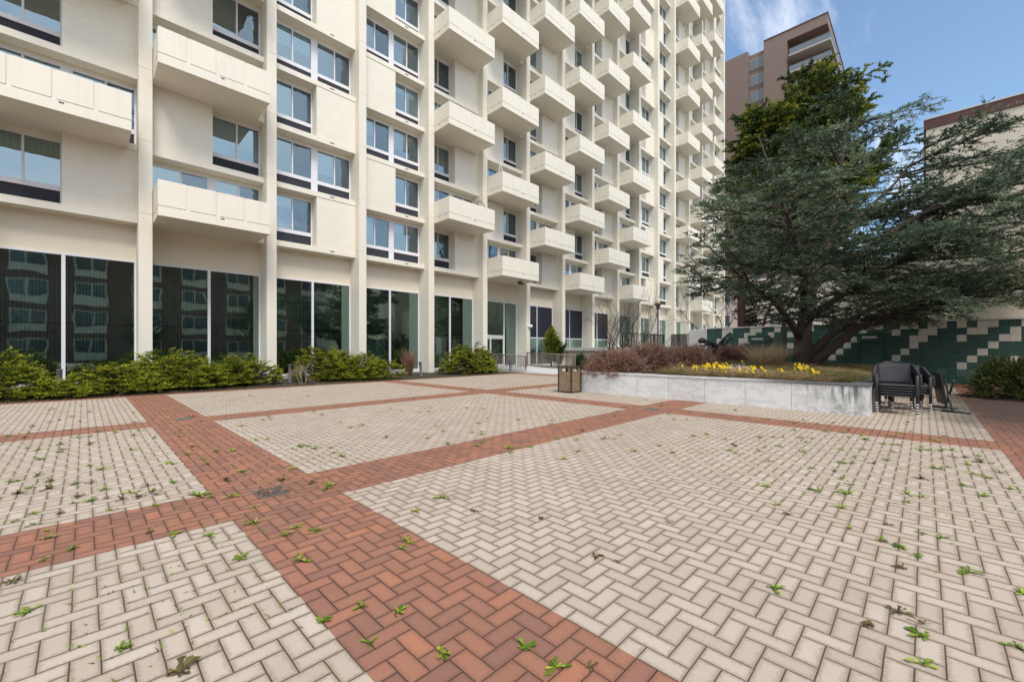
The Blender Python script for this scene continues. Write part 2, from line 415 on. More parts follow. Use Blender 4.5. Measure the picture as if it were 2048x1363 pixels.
def place(name, me, parent=None, loc=(0,0,0), rz=0):
    o = bpy.data.objects.new(name, me); COL.objects.link(o); o.location = loc; o.rotation_euler = (0, 0, rz)
    if parent: o.parent = parent
    return o
def tag(o, label=None, cat=None, group=None, kind=None):
    if label: o['label'] = label
    if cat: o['category'] = cat
    if group: o['group'] = group
    if kind: o['kind'] = kind
    return o
def thing(name, label, cat, loc=(0,0,0), rz=0, group=None):
    o = bpy.data.objects.new(name, None); COL.objects.link(o); o.location = loc; o.rotation_euler = (0,0,rz)
    o.empty_display_size = .2
    return tag(o, label, cat, group)
def dup(root, loc, rz=None, label=None, scale=None):
    c = root.copy(); COL.objects.link(c); c.location = loc
    if rz is not None: c.rotation_euler = (0, 0, rz)
    if label: c['label'] = label
    if scale: c.scale = (scale,)*3 if not hasattr(scale, '__len__') else scale
    for ch in list(root.children):
        d = ch.copy(); COL.objects.link(d); d.parent = c
        for g in list(ch.children):
            e = g.copy(); COL.objects.link(e); e.parent = d
    return c

# ------------------------------------------------------------------ foliage
def nrm(a): return a/np.maximum(np.linalg.norm(a, axis=-1, keepdims=True), 1e-9)
class Leaves:
    def __init__(s): s.V = []; s.T = []
    def add(s, pos, d, n, L, W, tint):
        """kite-shaped leaves"""
        d = nrm(d); side = nrm(np.cross(d, n)); L = L[:, None]; W = W[:, None]
        q = np.stack([pos, pos+d*L*.45+side*W*.5, pos+d*L, pos+d*L*.45-side*W*.5], 1)
        s.V.append(q.reshape(-1, 3)); s.T.append(np.repeat(tint, 4))
    def twigs(s, st, d, ln, step, per, L, W, up=.4, spread=.9, jit=.25, tint=(.2, .8), tip=.0, droop=.0, flat=False, tpl=None):
        """leaves along many straight twigs. st,d:(N,3) ln:(N,)"""
        d = nrm(d); k = np.maximum((ln/step).astype(int), 2); idx = np.repeat(np.arange(len(ln)), k*per)
        u = RNG.random(len(idx)); t = u*ln[idx]
        pos = st[idx]+d[idx]*t[:, None]; pos[:, 2] -= droop*(t**2)
        side = nrm(np.cross(d[idx], np.array([0, 0, 1.0]))+RNG.normal(0, .05, (len(idx), 3)))
        sg = RNG.choice([-1, 1], len(idx))[:, None]*RNG.uniform(.4, 1, len(idx))[:, None]
        ld = d[idx]*RNG.uniform(.3, 1, len(idx))[:, None]+side*sg*spread+np.array([0, 0, 1.0])*up*RNG.uniform(.2, 1.2, len(idx))[:, None]+RNG.normal(0, jit, (len(idx), 3))
        nn = np.array([0, 0, 1.0])+RNG.normal(0, .3 if flat else .8, (len(idx), 3))
        sc_ = RNG.uniform(.6, 1.25, len(idx))*(1-.35*u)
        base = (RNG.uniform(tint[0], tint[1], len(ln)) if tpl is None else tpl)[idx]
        tn = np.clip(base+RNG.normal(0, .10, len(idx))+tip*np.maximum(u-.55, 0)/.45, 0, 1)
        s.add(pos, ld, nn, L*sc_, W*sc_, tn)
    def blades(s, st, d, ln, W, bend=.5, seg=4, tint=(.2, .8)):
        """arching grass blades made of seg quads"""
        n = len(ln); d = nrm(d); t0 = RNG.uniform(tint[0], tint[1], n)
        h = d.copy(); h[:, 2] = 0; h = nrm(h+RNG.normal(0, 1e-3, (n, 3)))
        side = nrm(np.cross(d, np.array([0, 0, 1.0]))+RNG.normal(0, .15, (n, 3)))
        pts = []
        for k in range(seg+1):
            t = k/seg; p = st+d*(ln*t)[:, None]+h*(bend*ln*t*t*.5)[:, None]; p[:, 2] -= bend*ln*t*t*.55
            w = (W*(1-t*.9))[:, None]*.5 if hasattr(W, '__len__') else W*(1-t*.9)*.5
            pts.append((p-side*w, p+side*w))
        for k in range(seg):
            q = np.stack([pts[k][0], pts[k][1], pts[k+1][1], pts[k+1][0]], 1)
            s.V.append(q.reshape(-1, 3)); s.T.append(np.repeat(np.clip(t0+.15*k/seg, 0, 1), 4))
    def mesh(s, name, mat):
        V = np.concatenate(s.V).astype(np.float32); T = np.concatenate(s.T).astype(np.float32); n = len(V)//4
        me = bpy.data.meshes.new(name); me.vertices.add(len(V)); me.vertices.foreach_set('co', V.ravel())
        me.loops.add(len(V)); me.loops.foreach_set('vertex_index', np.arange(len(V), dtype=np.int32))
        me.polygons.add(n); me.polygons.foreach_set('loop_start', np.arange(0, len(V), 4, dtype=np.int32))
        me.materials.append(mat)
        a = me.attributes.new('tint', 'FLOAT', 'POINT'); a.data.foreach_set('value', T)
        me.update(); me.validate()
        return me

def U(a, b, n=None): return RNG.uniform(a, b, n)
def polyline(p0, az, el, L, curve, n=7, wob=.04):
    """branch: starts at elevation el, bends by curve (rad) towards its tip"""
    pts = [np.array(p0, float)]; e = el; a = az
    for k in range(n):
        d = np.array([math.cos(e)*math.cos(a), math.cos(e)*math.sin(a), math.sin(e)])
        pts.append(pts[-1]+d*L/n); e += curve/n+RNG.normal(0, wob); a += RNG.normal(0, wob)
    return np.array(pts)
def along(pts, t):
    f = t*(len(pts)-1); i = np.minimum(f.astype(int), len(pts)-2); w = (f-i)[:, None]
    return pts[i]*(1-w)+pts[i+1]*w, nrm(pts[i+1]-pts[i])

def conifer(trunk_path, trunk_rad, branches, mats, leaf, name, label, loc, cat='tree', sec=.16, sec_len=(.25, 1.1), twig_par={}, bark_par=None, tw=.011, t0=.18, extra=None, rot=0, tert=0):
    """trunk_path local points; branches: list of (start, az, el, length, curve)"""
    root = thing(name, label, cat, loc, rot)
    tb = MB()
    tb.tube(trunk_path, trunk_rad, 10)
    if extra:
        for p, r in extra: tb.tube(p, r, 8)
    lv = Leaves(); ST = []; DD = []; LL = []; TT = []
    br = MB()
    for (p0, az, el, L, cv) in branches:
        pts = polyline(p0, az, el, L, cv, 8)
        r0 = .012+.010*L
        br.tube(pts, [r0*(1-.85*k/8) for k in range(9)], 5, cap=False)
        ns = max(4, int(L*(1-t0)/sec))
        t = t0+(1-t0)*(np.arange(ns)+U(0, .8, ns))/ns; t = np.clip(t, 0, .995)
        p, d = along(pts, t)
        side = nrm(np.cross(d, np.array([0, 0, 1.0]))); sg = np.where(np.arange(ns) % 2 == 0, 1, -1)[:, None]
        ang = U(.5, 1.1, ns)[:, None]
        sd = nrm(d*np.cos(ang)+side*sg*np.sin(ang)+np.array([0, 0, 1.0])*RNG.normal(.02, .22, ns)[:, None])
        sl = (sec_len[0]+(sec_len[1]-sec_len[0])*np.sin(np.pi*np.clip((t-t0)/(1-t0)*.75+.2, 0, 1)))*U(.6, 1.15, ns)*min(1, .4+L/3.0)
        bt = np.clip(RNG.normal(.45, .17), .1, .85)
        ST.append(p); DD.append(sd); LL.append(sl); TT.append(np.clip(bt+RNG.normal(0, .1, ns), 0, 1))
        # leader tip
        ST.append(pts[-2:-1]); DD.append(nrm(pts[-1]-pts[-2])[None]); LL.append(np.array([L/8*1.6])); TT.append(np.array([bt]))
        for a, b, l in zip(p, sd, sl): br.tube([a, a+b*l*.55, a+b*l*.95+np.array([0, 0, -.05*l])], [tw, tw*.7, tw*.3], 3, cap=False)
    st = np.concatenate(ST); dd = np.concatenate(DD); ll = np.concatenate(LL); tt = np.concatenate(TT)
    lv.twigs(st, dd, ll, tpl=tt, **twig_par)
    if tert:
        k = np.maximum((ll/tert).astype(int), 1); ix = np.repeat(np.arange(len(ll)), k); u = U(.15, 1, len(ix))
        s2 = st[ix]+dd[ix]*(u*ll[ix])[:, None]
        sd = nrm(np.cross(dd[ix], np.array([0, 0, 1.0])))*RNG.choice([-1, 1], len(ix))[:, None]
        d2 = nrm(dd[ix]*.7+sd*U(.4, 1, len(ix))[:, None]+np.array([0, 0, 1.0])*RNG.normal(.0, .25, len(ix))[:, None])
        lv.twigs(s2, d2, U(.12, .32, len(ix))*np.clip(ll[ix]/.6, .5, 1.3), tpl=np.clip(tt[ix]+RNG.normal(0, .08, len(ix)), 0, 1), **twig_par)
    tb.build('trunk', mats[0], root); br.build('branch_work', mats[0], root)
    place('crown', lv.mesh('crown', leaf), root)
    return root

def mound(name, label, cat, loc, rx, ry, h, leaf, n=420, bark='twig', step=.02, per=1, L=.06, W=.022, tint=(.25, .6), tip=.45, up=.5, rot=0, low=.15, group=None, tlen=(.14, .34), wild=.12, el=(.05, 1.35)):
    """spreading shrub: arching stems from the base carrying sprays near the surface"""
    root = thing(name, label, cat, loc, rot, group)
    az = U(0, 2*math.pi, n); e = U(el[0], el[1], n)**1.0
    d = np.stack([np.cos(e)*np.cos(az), np.cos(e)*np.sin(az), np.sin(e)], 1)
    lump = 1+wild*np.sin(az*3+loc[0])*np.cos(e*4+loc[1])+RNG.normal(0, wild*.6, n)
    tipp = d*np.array([rx, ry, h])*lump[:, None]; tipp[:, 2] = np.maximum(tipp[:, 2], low*h*U(.3, 1.2, n))
    stem = MB()
    for k in range(0, n, 3):
        m_ = tipp[k]*.55; m_[2] = tipp[k][2]*.75
        stem.tube([tipp[k]*np.array([.03, .03, 0]), m_, tipp[k]], [.012, .008, .003], 3, cap=False)
    lv = Leaves(); fr = U(.55, 1.0, n*5); ix = np.repeat(np.arange(n), 5)
    st = tipp[ix]*fr[:, None]; st[:, 2] = tipp[ix][:, 2]*(1-(1-fr)**1.5)
    out = nrm(tipp[ix]*np.array([1/rx, 1/ry, .6/h]))
    dd = nrm(out+RNG.normal(0, .45, (len(ix), 3))+np.array([0, 0, .15])); ll = U(tlen[0], tlen[1], len(ix))
    bt = np.clip(U(tint[0], tint[1], n)+RNG.normal(0, .05, n), 0, 1)[ix]
    lv.twigs(st, dd, ll, step, per, L, W, up, .75, .3, tip=tip, droop=.25, tpl=bt)
    stem.build('stems', M[bark], root); place('foliage', lv.mesh('foliage', M[leaf]), root)
    return root

# ------------------------------------------------------------------ ground
def flat(name, rects, z, mat):
    b = MB()
    for (x0, x1, v0, v1) in rects: b.quad([(x0,-v1,z),(x1,-v1,z),(x1,-v0,z),(x0,-v0,z)])
    return tag(b.build(name, mat), kind='structure')
UB = [(-24.85,-16.85),(-16.05,-8.85),(-8.05,-.95),(-.05,7.05),(7.85,15.05),(15.85,22.35)]
VB = [(4.25,10.05),(10.85,15.75),(16.65,21.45),(27.25,40.05)]
beige = [(a, b, c, d) for a, b in UB for c, d in VB]
red = []
for (a, b), (c, d) in zip(UB[:-1], UB[1:]): red.append((b, c, 4.25, 40.05))
for a, b in UB:
    for (c, d), (e, f) in zip(VB[:-1], VB[1:]): red.append((a, b, d, e))
red += [(-24.85, 22.35, 3.85, 4.25), (-24.85-.3, -24.85, 3.85, 40.05)]
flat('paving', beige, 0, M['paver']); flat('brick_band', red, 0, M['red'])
flat('ground', [(-260, 420, -320, 260)], -.06, M['earth'])
flat('soil', [(-24.85, 16.0, -1.0, 3.85)], 0, M['soil'])

# ------------------------------------------------------------------ the apartment building
BAY, FH, F1 = 4.237, 2.7, 6.43
NB0, NB1, NF = -2, 15, 19           # bays (index of first, one past last), storeys
OPEN = BAY-.395
bld = thing('apartment_building', 'tall cream apartment block with projecting box balconies and full height columns', 'building')
TOP = F1+FH*NF
def fz(k): return F1+FH*(k-1)       # floor level of storey k (1 = first above the lobby)
no_balc = {1, 2, 9, 10, 14}
def full(b, k): return (k % 2 == 0) if b % 2 else (k % 2 == 1)   # b odd: photo bay even..

def cell_full(b, k):
    # bay b = -1 (left edge of the photo) has its balcony on storey 2, the next bay on storey 1, and so on
    return (k % 2 == 0) if (b % 2) else (k % 2 == 1)
# columns
def column_mesh():
    c = MB(); z = 0
    js = [fz(k) for k in range(1, NF+1)]+[TOP]
    for j in js:
        c.box(-.395, 0, 0, 1.35, z, j-.008); z = j+.008
    c.box(-.385, -.01, .01, 3.2, 0, TOP)
    return c.mesh('column', M['cream'])
cm = column_mesh()
for b in range(NB0, NB1+1): place('column', cm, bld, (b*BAY, 0, 0))
# slabs, brick panels, headers
slab, brick, room, vent = MB(), MB(), MB(), MB(); panels = []
for b in range(NB0, NB1):
    x0 = b*BAY; x1 = x0+OPEN
    for k in range(1, NF+1):
        z = fz(k)
        slab.box(x0, x1, .43, 1.5, z-.31, z-.07); slab.box(x0, x1, .97, 1.5, z-.069, z+.07)
        if b not in no_balc or not cell_full(b, k):
            pass
        vent.box(x0+2.55, x0+2.75, .425, .44, z-.2, z-.155) if b in no_balc else None
        slab.box(x0, x1, 1.0, 1.3, z+2.25, z+2.39)
        if not cell_full(b, k): panels.append((b, k, x0, z))
        room.box(x0+.01, x1-.01, 1.51, 3.05, z-.3, z+.02)
slab.build('floor_slab_edges', M['cream_slab'], bld); 
bpm = [MB().box(0, 1.937, .455, 1.25, -.07, 2.39).mesh('brick_panel', M['cream_brick']), MB().box(0, 1.95, .455, 1.25, -.07, 2.39).mesh('brick_panel', M['cream_brick'])]
def panel_key(p):
    if depth(p[2], .5) < .5: return 0
    px, py, d = proj(p[2]+1, .5, p[3]+1.2); return 1/d if -60 < px < 1460 and -60 < py < 700 else 0
panels.sort(key=lambda p: -panel_key(p))
for n_, (b, k, x0, z) in enumerate(panels):
    xo = x0+1.905 if b % 2 else x0
    if n_ < 100 and panel_key((b, k, x0, z)) > 0: place('brick_panel', bpm[0 if b % 2 else 1], bld, (xo, 0, z))
    else: brick.box(xo, xo+(1.937 if b % 2 else 1.95), .455, 1.25, z-.07, z+2.39)
tag(brick.build('far_brick_panels', M['cream_brick'], bld), kind='stuff')
vent.build('slab_vents', M['dark_gap'], bld); room.build('room_floors', M['interior'], bld)
core = MB(); core.box(NB0*BAY-.39, NB1*BAY-.01, 3.06, 17, 0, TOP-.1); core.build('core_walls', M['interior'], bld)
endw = MB(); endw.box(NB1*BAY-.38, NB1*BAY-.006, 1.36, 17.2, 0, TOP); endw.box(NB0*BAY-.395, NB0*BAY-.02, 1.36, 17.2, 0, TOP)
endw.build('end_walls', M['cream_brick'], bld)
rf = MB(); rf.box(NB0*BAY-.4, NB1*BAY+.05, .2, 17.3, TOP, TOP+.9); rf.build('roof', M['cream'], bld)

# balconies
def balcony_meshes():
    s = MB(); s.bbox(0, 3.55, -1.42, .429, -.32, .02, .006)
    s.box(1.86, 1.98, -1.424, -1.40, -.02-.045, -.02, 1); s.box(-.004, .05, -.55, -.45, -.07, -.035, 1); s.box(-.004, .05, -1.15, -1.05, -.07, -.035, 1)
    p = MB()
    p.box(.02, 3.53, -1.385, -1.30, .02, .93)            # backing wall
    p.box(.02, .10, -1.299, .425, .02, .93); p.box(3.45, 3.53, -1.299, .425, .02, .93)
    for a, c in ((0, .80), (.905, 1.71), (1.815, 2.63), (2.735, 3.55)): p.box(a, c, -1.42, -1.386, .045, .95)
    for a, c in ((.801, .904), (1.711, 1.814), (2.631, 2.734)): p.box(a, c, -1.404, -1.3855, .021, .944)
    p.box(0, .019, -1.385, .42, .045, .95); p.box(3.531, 3.55, -1.385, .42, .045, .95)
    return s, p
sB, pB = balcony_meshes()
sM = sB.mesh('balcony', [M['cream_slab'], M['dark_gap']]); pM = pB.mesh('parapet', M['cream_slab'])
hs_, hp_ = MB(), MB()
def merge(dst, src, off):
    b = len(dst.v); dst.v += [(p[0]+off[0], p[1]+off[1], p[2]+off[2]) for p in src.v]
    dst.f += [tuple(b+i for i in f) for f in src.f]; dst.mi += src.mi; dst.sm += src.sm
nbal = 0
for b in range(NB0, NB1):
    if b in no_balc: continue
    for k in range(1, NF+1):
        if not cell_full(b, k): continue
        x0, z = b*BAY+.02, fz(k)
        vis = False
        for dx in (0, 3.5):
            for dz in (-.3, .9):
                if depth(x0+dx, -1.4) > .5:
                    px, py, d = proj(x0+dx, -1.4, z+dz); vis = vis or (-5 < px < 2053 and -5 < py < 1370)
        if vis:
            nbal += 1
            o = place('balcony', sM, bld, (x0, 0, z)); place('parapet', pM, o)
        else:
            merge(hs_, sB, (x0, 0, z)); merge(hs_, pB, (x0, 0, z))
tag(hs_.build('upper_balconies', [M['cream_slab'], M['dark_gap']], bld), kind='stuff')
print('balconies', nbal)

# windows
def window_bits(w):
    f = MB(); J = .055; fl = w == 1.901; w = 1.9 if fl else w
    if fl: f.box(1.9, 2.103, -.05, .07, .071, 2.249)
    f.box(0, J, -.04, .06, .07, 2.25); f.box(w-J, w, -.04, .06, .07, 2.25)
    f.box(J, w-J, -.04, .06, 2.19, 2.25); f.box(J, w-J, -.055, .06, .50, .60); f.box(J, w-J, -.035, .06, .601, .68)
    m = w*.52
    f.box(m-.03, m+.03, -.038, .055, .681, 2.189)
    g = MB(); g.quad([(J,.0,.68),(m-.03,.0,.68),(m-.03,.0,2.19),(J,.0,2.19)])
    s_ = MB(); s_.quad([(m+.03,.012,.68),(w-J,.012,.68),(w-J,.012,2.19),(m+.03,.012,2.19)])
    sp = MB(); sp.box(J, w-J, -.02, .05, .071, .499)
    return f, g, s_, sp
WB = {w: window_bits(w) for w in (1.9, 1.901, 1.892, 1.738)}
WM = {w: (q[0].mesh('window', M['white_frame']), q[1].mesh('pane', M['glass']), q[2].mesh('pane', M['screen']), q[3].mesh('grille_panel', M['grille']), q[2].mesh('pane', M['glass'])) for w, q in WB.items()}
def blind_geo(w, cov):
    q = MB(); z0 = 2.19-cov*1.5; q.quad([(.06,.12,z0),(w-.06,.12,z0),(w-.06,.12,2.19),(.06,.12,2.19)]); return q
cells = []
for b in range(NB0, NB1):
    for k in range(1, NF+1):
        x0, z = b*BAY, fz(k)
        if cell_full(b, k): ws = [(x0, 1.901), (x0+2.104, 1.738)]
        elif b % 2: ws = [(x0, 1.9)]
        else: ws = [(x0+1.95, 1.892)]
        for (xa, w) in ws:
            hid = 1.0
            if depth(xa, 1.05) < .6: area = 0
            else:
                p = proj(xa, 1.05, z+.3); q = proj(xa+w, 1.05, z+2.2)
                cx_, cy_ = (p[0]+q[0])/2, (p[1]+q[1])/2
                inside = -40 < cx_ < 1460 and -25 < cy_ < 660
                area = abs((q[0]-p[0])*(p[1]-q[1])) if inside else 0
                if cell_full(b, k) and b not in no_balc: area *= .35
            cells.append((area, b, k, xa, z, w))
cells.sort(key=lambda c: -c[0])
rest = MB(); rmats = [M['white_frame'], M['glass'], M['screen'], M['grille'], M['b_white'], M['b_grey'], M['b_green'], M['b_dark'], M['b_cream']]
bl_names = ['b_white', 'b_white', 'b_grey', 'b_grey', 'b_green', 'b_dark', 'b_dark', 'b_cream']
bcache = {}
rw = random.Random(5)
for n_, (area, b, k, xa, z, w) in enumerate(cells):
    bn = rw.choice(bl_names); cov = rw.choice([1, 1, .72, .55, .3, .3, 0, 0])
    if b >= 3 and rw.random() < .6: bn = rw.choice(['b_dark', 'b_green', 'b_grey'])
    if n_ < 100 and area > 0:
        wm = WM[w]
        o = place('window', wm[0], bld, (xa, 1.05, z))
        place('pane', wm[1], o); place('pane', wm[2] if rw.random() < .75 else wm[4], o); place('grille_panel', wm[3], o)
        if cov:
            key = (w, bn, cov)
            if key not in bcache: bcache[key] = blind_geo(w, cov).mesh('blind', M[bn])
            place('blind', bcache[key], o)
    else:
        f, g, s_, sp = WB[w]
        for src, mi in ((f, 0), (g, 1), (s_, 2), (sp, 3)):
            st = len(rest.mi); merge(rest, src, (xa, 1.05, z)); rest.mi[st:] = [mi]*(len(rest.mi)-st)
        if cov:
            st = len(rest.mi); merge(rest, blind_geo(w, cov), (xa, 1.05, z)); rest.mi[st:] = [4+['b_white','b_grey','b_green','b_dark','b_cream'].index(bn)]
tag(rest.build('far_windows', rmats, bld), kind='stuff')

# lobby storey
gw = MB(); GT = 4.77
for b in range(NB0, NB1): gw.box(b*BAY, b*BAY+OPEN, 1.06, 1.5, GT, fz(1)-.31)
gw.build('lobby_storey_wall', M['stucco'], bld)
lf = MB(); lf.box(NB0*BAY, NB1*BAY, .97, 3.05, 0, .12); lf.build('lobby_floor', M['conc'], bld)
rail_ = MB()
def shop(b, zt=GT):
    x0 = b*BAY; m = x0+1.926; f = MB(); y0, y1 = 1.0, 1.1
    f.box(x0, x0+.05, y0, y1, .12, zt); f.box(x0+OPEN-.05, x0+OPEN, y0, y1, .12, zt); f.box(x0+.05, x0+OPEN-.05, y0, y1, zt-.06, zt)
    f.box(x0+.05, x0+OPEN-.05, y0, y1, .12, .2)
    return x0, m, f
for b in range(NB0, NB1):
    x0, m, f = shop(b)
    y0, y1 = 1.001, 1.099; xe = x0+OPEN-.05; xs = x0+.05
    gl = []; pan = MB(); lou = MB()
    if b in (5, 6, 7):
        zt2 = 2.25
        f.box(m-.04, m+.04, y0, y1, .2, GT-.06); f.box(xs, m-.04, y0, y1, zt2-.04, zt2+.04); f.box(m+.04, xe, y0, y1, zt2-.04, zt2+.04)
        pan.box(xs, m-.04, 1.03, 1.07, zt2+.04, GT-.06); pan.box(m+.04, xe, 1.03, 1.07, zt2+.04, GT-.06)
        gl = [(xs, m-.04, .2, zt2-.04), (m+.04, xe, .2, zt2-.04)]
        xa, xb = ((xs, m-.04), (m+.04, xe), (m+.04, xe))[b-5]
        for q in range(9): lou.box(xa+.03, xb-.03, 1.0, 1.028, 3.45+q*.125, 3.45+q*.125+.03)
        if b == 7:
            for q in range(9): lou.box(xs+.03, m-.07, 1.0, 1.028, 3.45+q*.125, 3.45+q*.125+.03)
    elif b == 4:
        md = x0+2.55
        f.box(md-.05, md+.05, y0, y1, .2, GT-.06); f.box(xs, md-.05, y0, y1, 2.22, 2.36)
        gl = [(xs, md-.05, 2.36, GT-.06), (md+.05, xe, .2, GT-.06)]
    elif b >= 8:
        f.box(x0+2.6-.03, x0+2.6+.03, y0, y1, .2, GT-.06); gl = [(xs, x0+2.57, .2, GT-.06), (x0+2.63, xe, .2, GT-.06)]
    else:
        f.box(m-.05, m+.05, y0, y1, .2, GT-.06); gl = [(xs, m-.05, .2, GT-.06), (m+.05, xe, .2, GT-.06)]
    o = f.build('shopfront_window', M['white_frame'], bld)
    for (a, c, e, g_) in gl:
        q = MB(); q.quad([(a, 1.05, e), (c, 1.05, e), (c, 1.05, g_), (a, 1.05, g_)]); q.build('pane', M['glass_g'], o)
    if pan.f: pan.build('navy_panel', M['navy'], o); lou.build('louvre', M['greymetal'], o)
    if b < 4:
        rail_.box(xs, xe, 1.16, 1.22, 2.26, 2.33)
        cu = MB(); nx = 70; xa, xb = xs+.05, xs+(3.0 if b != 3 else 1.2)
        rows = [[(xa+(xb-xa)*i/nx, 1.75+.05*math.sin(i*1.35), z_) for i in range(nx+1)] for z_ in (.12, GT-.3)]
        cu.sheet(rows, .01); cu.build('curtain', M['curtain'], o)
    if b == 4:
        dr = MB(); dx0, dx1 = xs, x0+2.5
        for (a, c) in ((dx0, dx0+1.17), (dx0+1.19, dx1)):
            dr.box(a, a+.05, 1.02, 1.08, .121, 2.2); dr.box(c-.05, c, 1.02, 1.08, .121, 2.2); dr.box(a+.05, c-.05, 1.02, 1.08, .121, .3); dr.box(a+.05, c-.05, 1.02, 1.08, 2.1, 2.2)
        d_ = dr.build('door', M['white_frame'], bld)
        q = MB(); q.quad([(dx0+.05,1.05,.3),(dx0+1.12,1.05,.3),(dx0+1.12,1.05,2.1),(dx0+.05,1.05,2.1)]); q.quad([(dx0+1.24,1.05,.3),(dx1-.05,1.05,.3),(dx1-.05,1.05,2.1),(dx1-1.31+.05,1.05,2.1)][:4]); q.build('pane', M['glass_g'], d_)
        h = MB(); h.tube([(dx0+1.13, .98, .9), (dx0+1.13, .96, .92), (dx0+1.13, .96, 1.28), (dx0+1.13, .98, 1.3)], .015, 6); h.build('handle', M['greymetal'], d_)
rail_.build('lobby_rail', M['dark_gap'], bld)

# ------------------------------------------------------------------ walls and buildings round the plaza
def tile_wall():
    X, TW, TH = 22.75, .277, .2755
    root = thing('tile_wall', 'low wall of dark green glazed tiles with scattered cream tiles behind the raised planter', 'wall', (X, -12.0, 0))
    white = set()
    W5 = {-2:(0,2), -3:(3,), -4:(4,), -1:(1,), 0:(0,), 1:(0,), 2:(6,), 3:(1,5), 4:(0,4), 5:(0,2,3), 6:(1,2), 7:(0,1), 8:(0,), 10:(0,2,6), 11:(1,5), 12:(0,1,4), 13:(0,3), 14:(2,), 15:(1,2,5), 16:(0,), 17:(3,), 18:(0,1,4)}
    for c, rr in W5.items():
        for r in rr: white.add((c, r))
    for px, rr in ((1450,(0,1)), (1462,(0,)), (1439,(2,)), (1473,(4,)), (1484,(2,3)), (1495,(1,2)), (1506,(0,1)), (1518,(0,)), (1543,(1,)), (1556,(0,)), (1568,(4,)), (1580,(1,3)), (1625,(0,)), (1663,(5,)), (1651,(2,))):
        c = math.floor((v_at(px, X)-18.85)/TW)
        for r in rr: white.add((c, r))
    rs = random.Random(3); b = MB(); c0 = math.floor((12.0-18.85)/TW); c1 = c0+60
    y = lambda v: -(v-12.0)
    b.box(.012, .36, y(18.85+TW*c1), y(12.0), 0, 2.51, 3)
    for c in range(c0, c1):
        va = max(18.85+c*TW, 12.0); vb = 18.85+(c+1)*TW
        for r in range(9):
            z1 = .03+TH*(9-r)-.004; z0 = z1-TH+.008; j = rs.uniform(-.002, .002)
            mi = 1 if (c, r) in white else 0
            if mi == 0 and r == 7 and 7 <= c <= 11 and rs.random() < .7: mi = 2
            b.box(j, .014, y(vb)+.004, y(va)-.004, z0, z1, mi)
    b.build('tile_face', [M['tile_g'], M['tile_w'], M['tile_salt'], M['grout']], root)
    c = MB(); c.bbox(-.03, .40, y(18.85+TW*c1), y(11.98), 2.512, 2.56, .01); c.build('coping', M['conc'], root)
    return root
tile_wall()
for px, lab in ((1521, 'small green tiled fountain spout box on the tile wall left of the cedar trunk'), (1741, 'green tiled fountain spout box on the tile wall right of the cedar trunk')):
    X = 22.75; v = v_at(px, X); root = thing('fountain_spout', lab, 'fountain', (X-.01, -v, 0))
    q = MB(); q.box(-.62, -.01, -.42, .42, 1.72, 2.02); q.box(-.64, -.005, -.44, .44, 2.021, 2.08); q.build('spout_box', M['tile_g'], root)
    q = MB(); q.box(-.40, -.015, -.40, .30, .0, 1.715); q.build('pedestal', M['tile_g'], root)
    q = MB(); q.box(-.632, -.621, -.25, .25, 1.86, 1.94); q.build('spout_slot', M['conc'], root)

def box_thing(name, label, cat, part, x0, x1, v0, v1, z0, z1, mat):
    r = thing(name, label, cat, ((x0+x1)/2, -(v0+v1)/2, z0)); q = MB()
    q.bbox(-(x1-x0)/2, (x1-x0)/2, -(v1-v0)/2, (v1-v0)/2, 0, z1-z0, .012); q.build(part, mat, r); return r
tag(MB().bbox(22.7, 23.2, -11.96, -11.0, 0, 2.50, .012).build('concrete_pier', M['conc']), 'pale concrete pier closing the left end of the green tile wall', 'pier')

# white painted brick building, right
XW = 23.25; vc = v_at(1852, XW); zc = z_at(240, XW, -vc)
wb = thing('white_brick_building', 'windowless white painted brick building with rust brown coping behind the tile wall', 'building', (XW, -vc, 0))
q = MB(); q.box(0, 20, -30, 0, 0, zc-.42); q.build('wall', M['white_brick'], wb)
q = MB(); q.box(-.05, 20.05, -30, .05, zc-.419, zc-.03); q.build('coping', M['rust'], wb)
q = MB(); q.box(-.07, 20.07, -30, .07, zc-.029, zc+.03); q.build('roof_edge', M['conc'], wb)
q = MB(); q.box(.6, 9, .01, 3.6, 0, 5.6); q.build('side_wing', M['white_brick'], wb)
# pale pink building far behind
pk = thing('pink_building', 'pale pink rendered building glimpsed between the tree trunks far behind', 'building', (69, -9, 0))
q = MB(); q.box(0, 12, -12, 14, 0, 11.5); q.build('wall', M['pink_wall'], pk)
q = MB(); q.box(-.2, 12.2, -12.2, 14.2, 11.51, 11.9); q.build('roof', M['conc'], pk)
for i in range(7):
    for k in range(3):
        w_ = MB(); y0 = -10.5+i*3.4; w_.box(-.06, .0, y0, y0+1.5, 1.4+k*3.5, 3.2+k*3.5); o = w_.build('window', M['white_frame'], pk)
        g_ = MB(); g_.box(-.08, -.061, y0+.08, y0+1.42, 1.48+k*3.5, 3.12+k*3.5); g_.build('pane', M['tower_glass'], o)

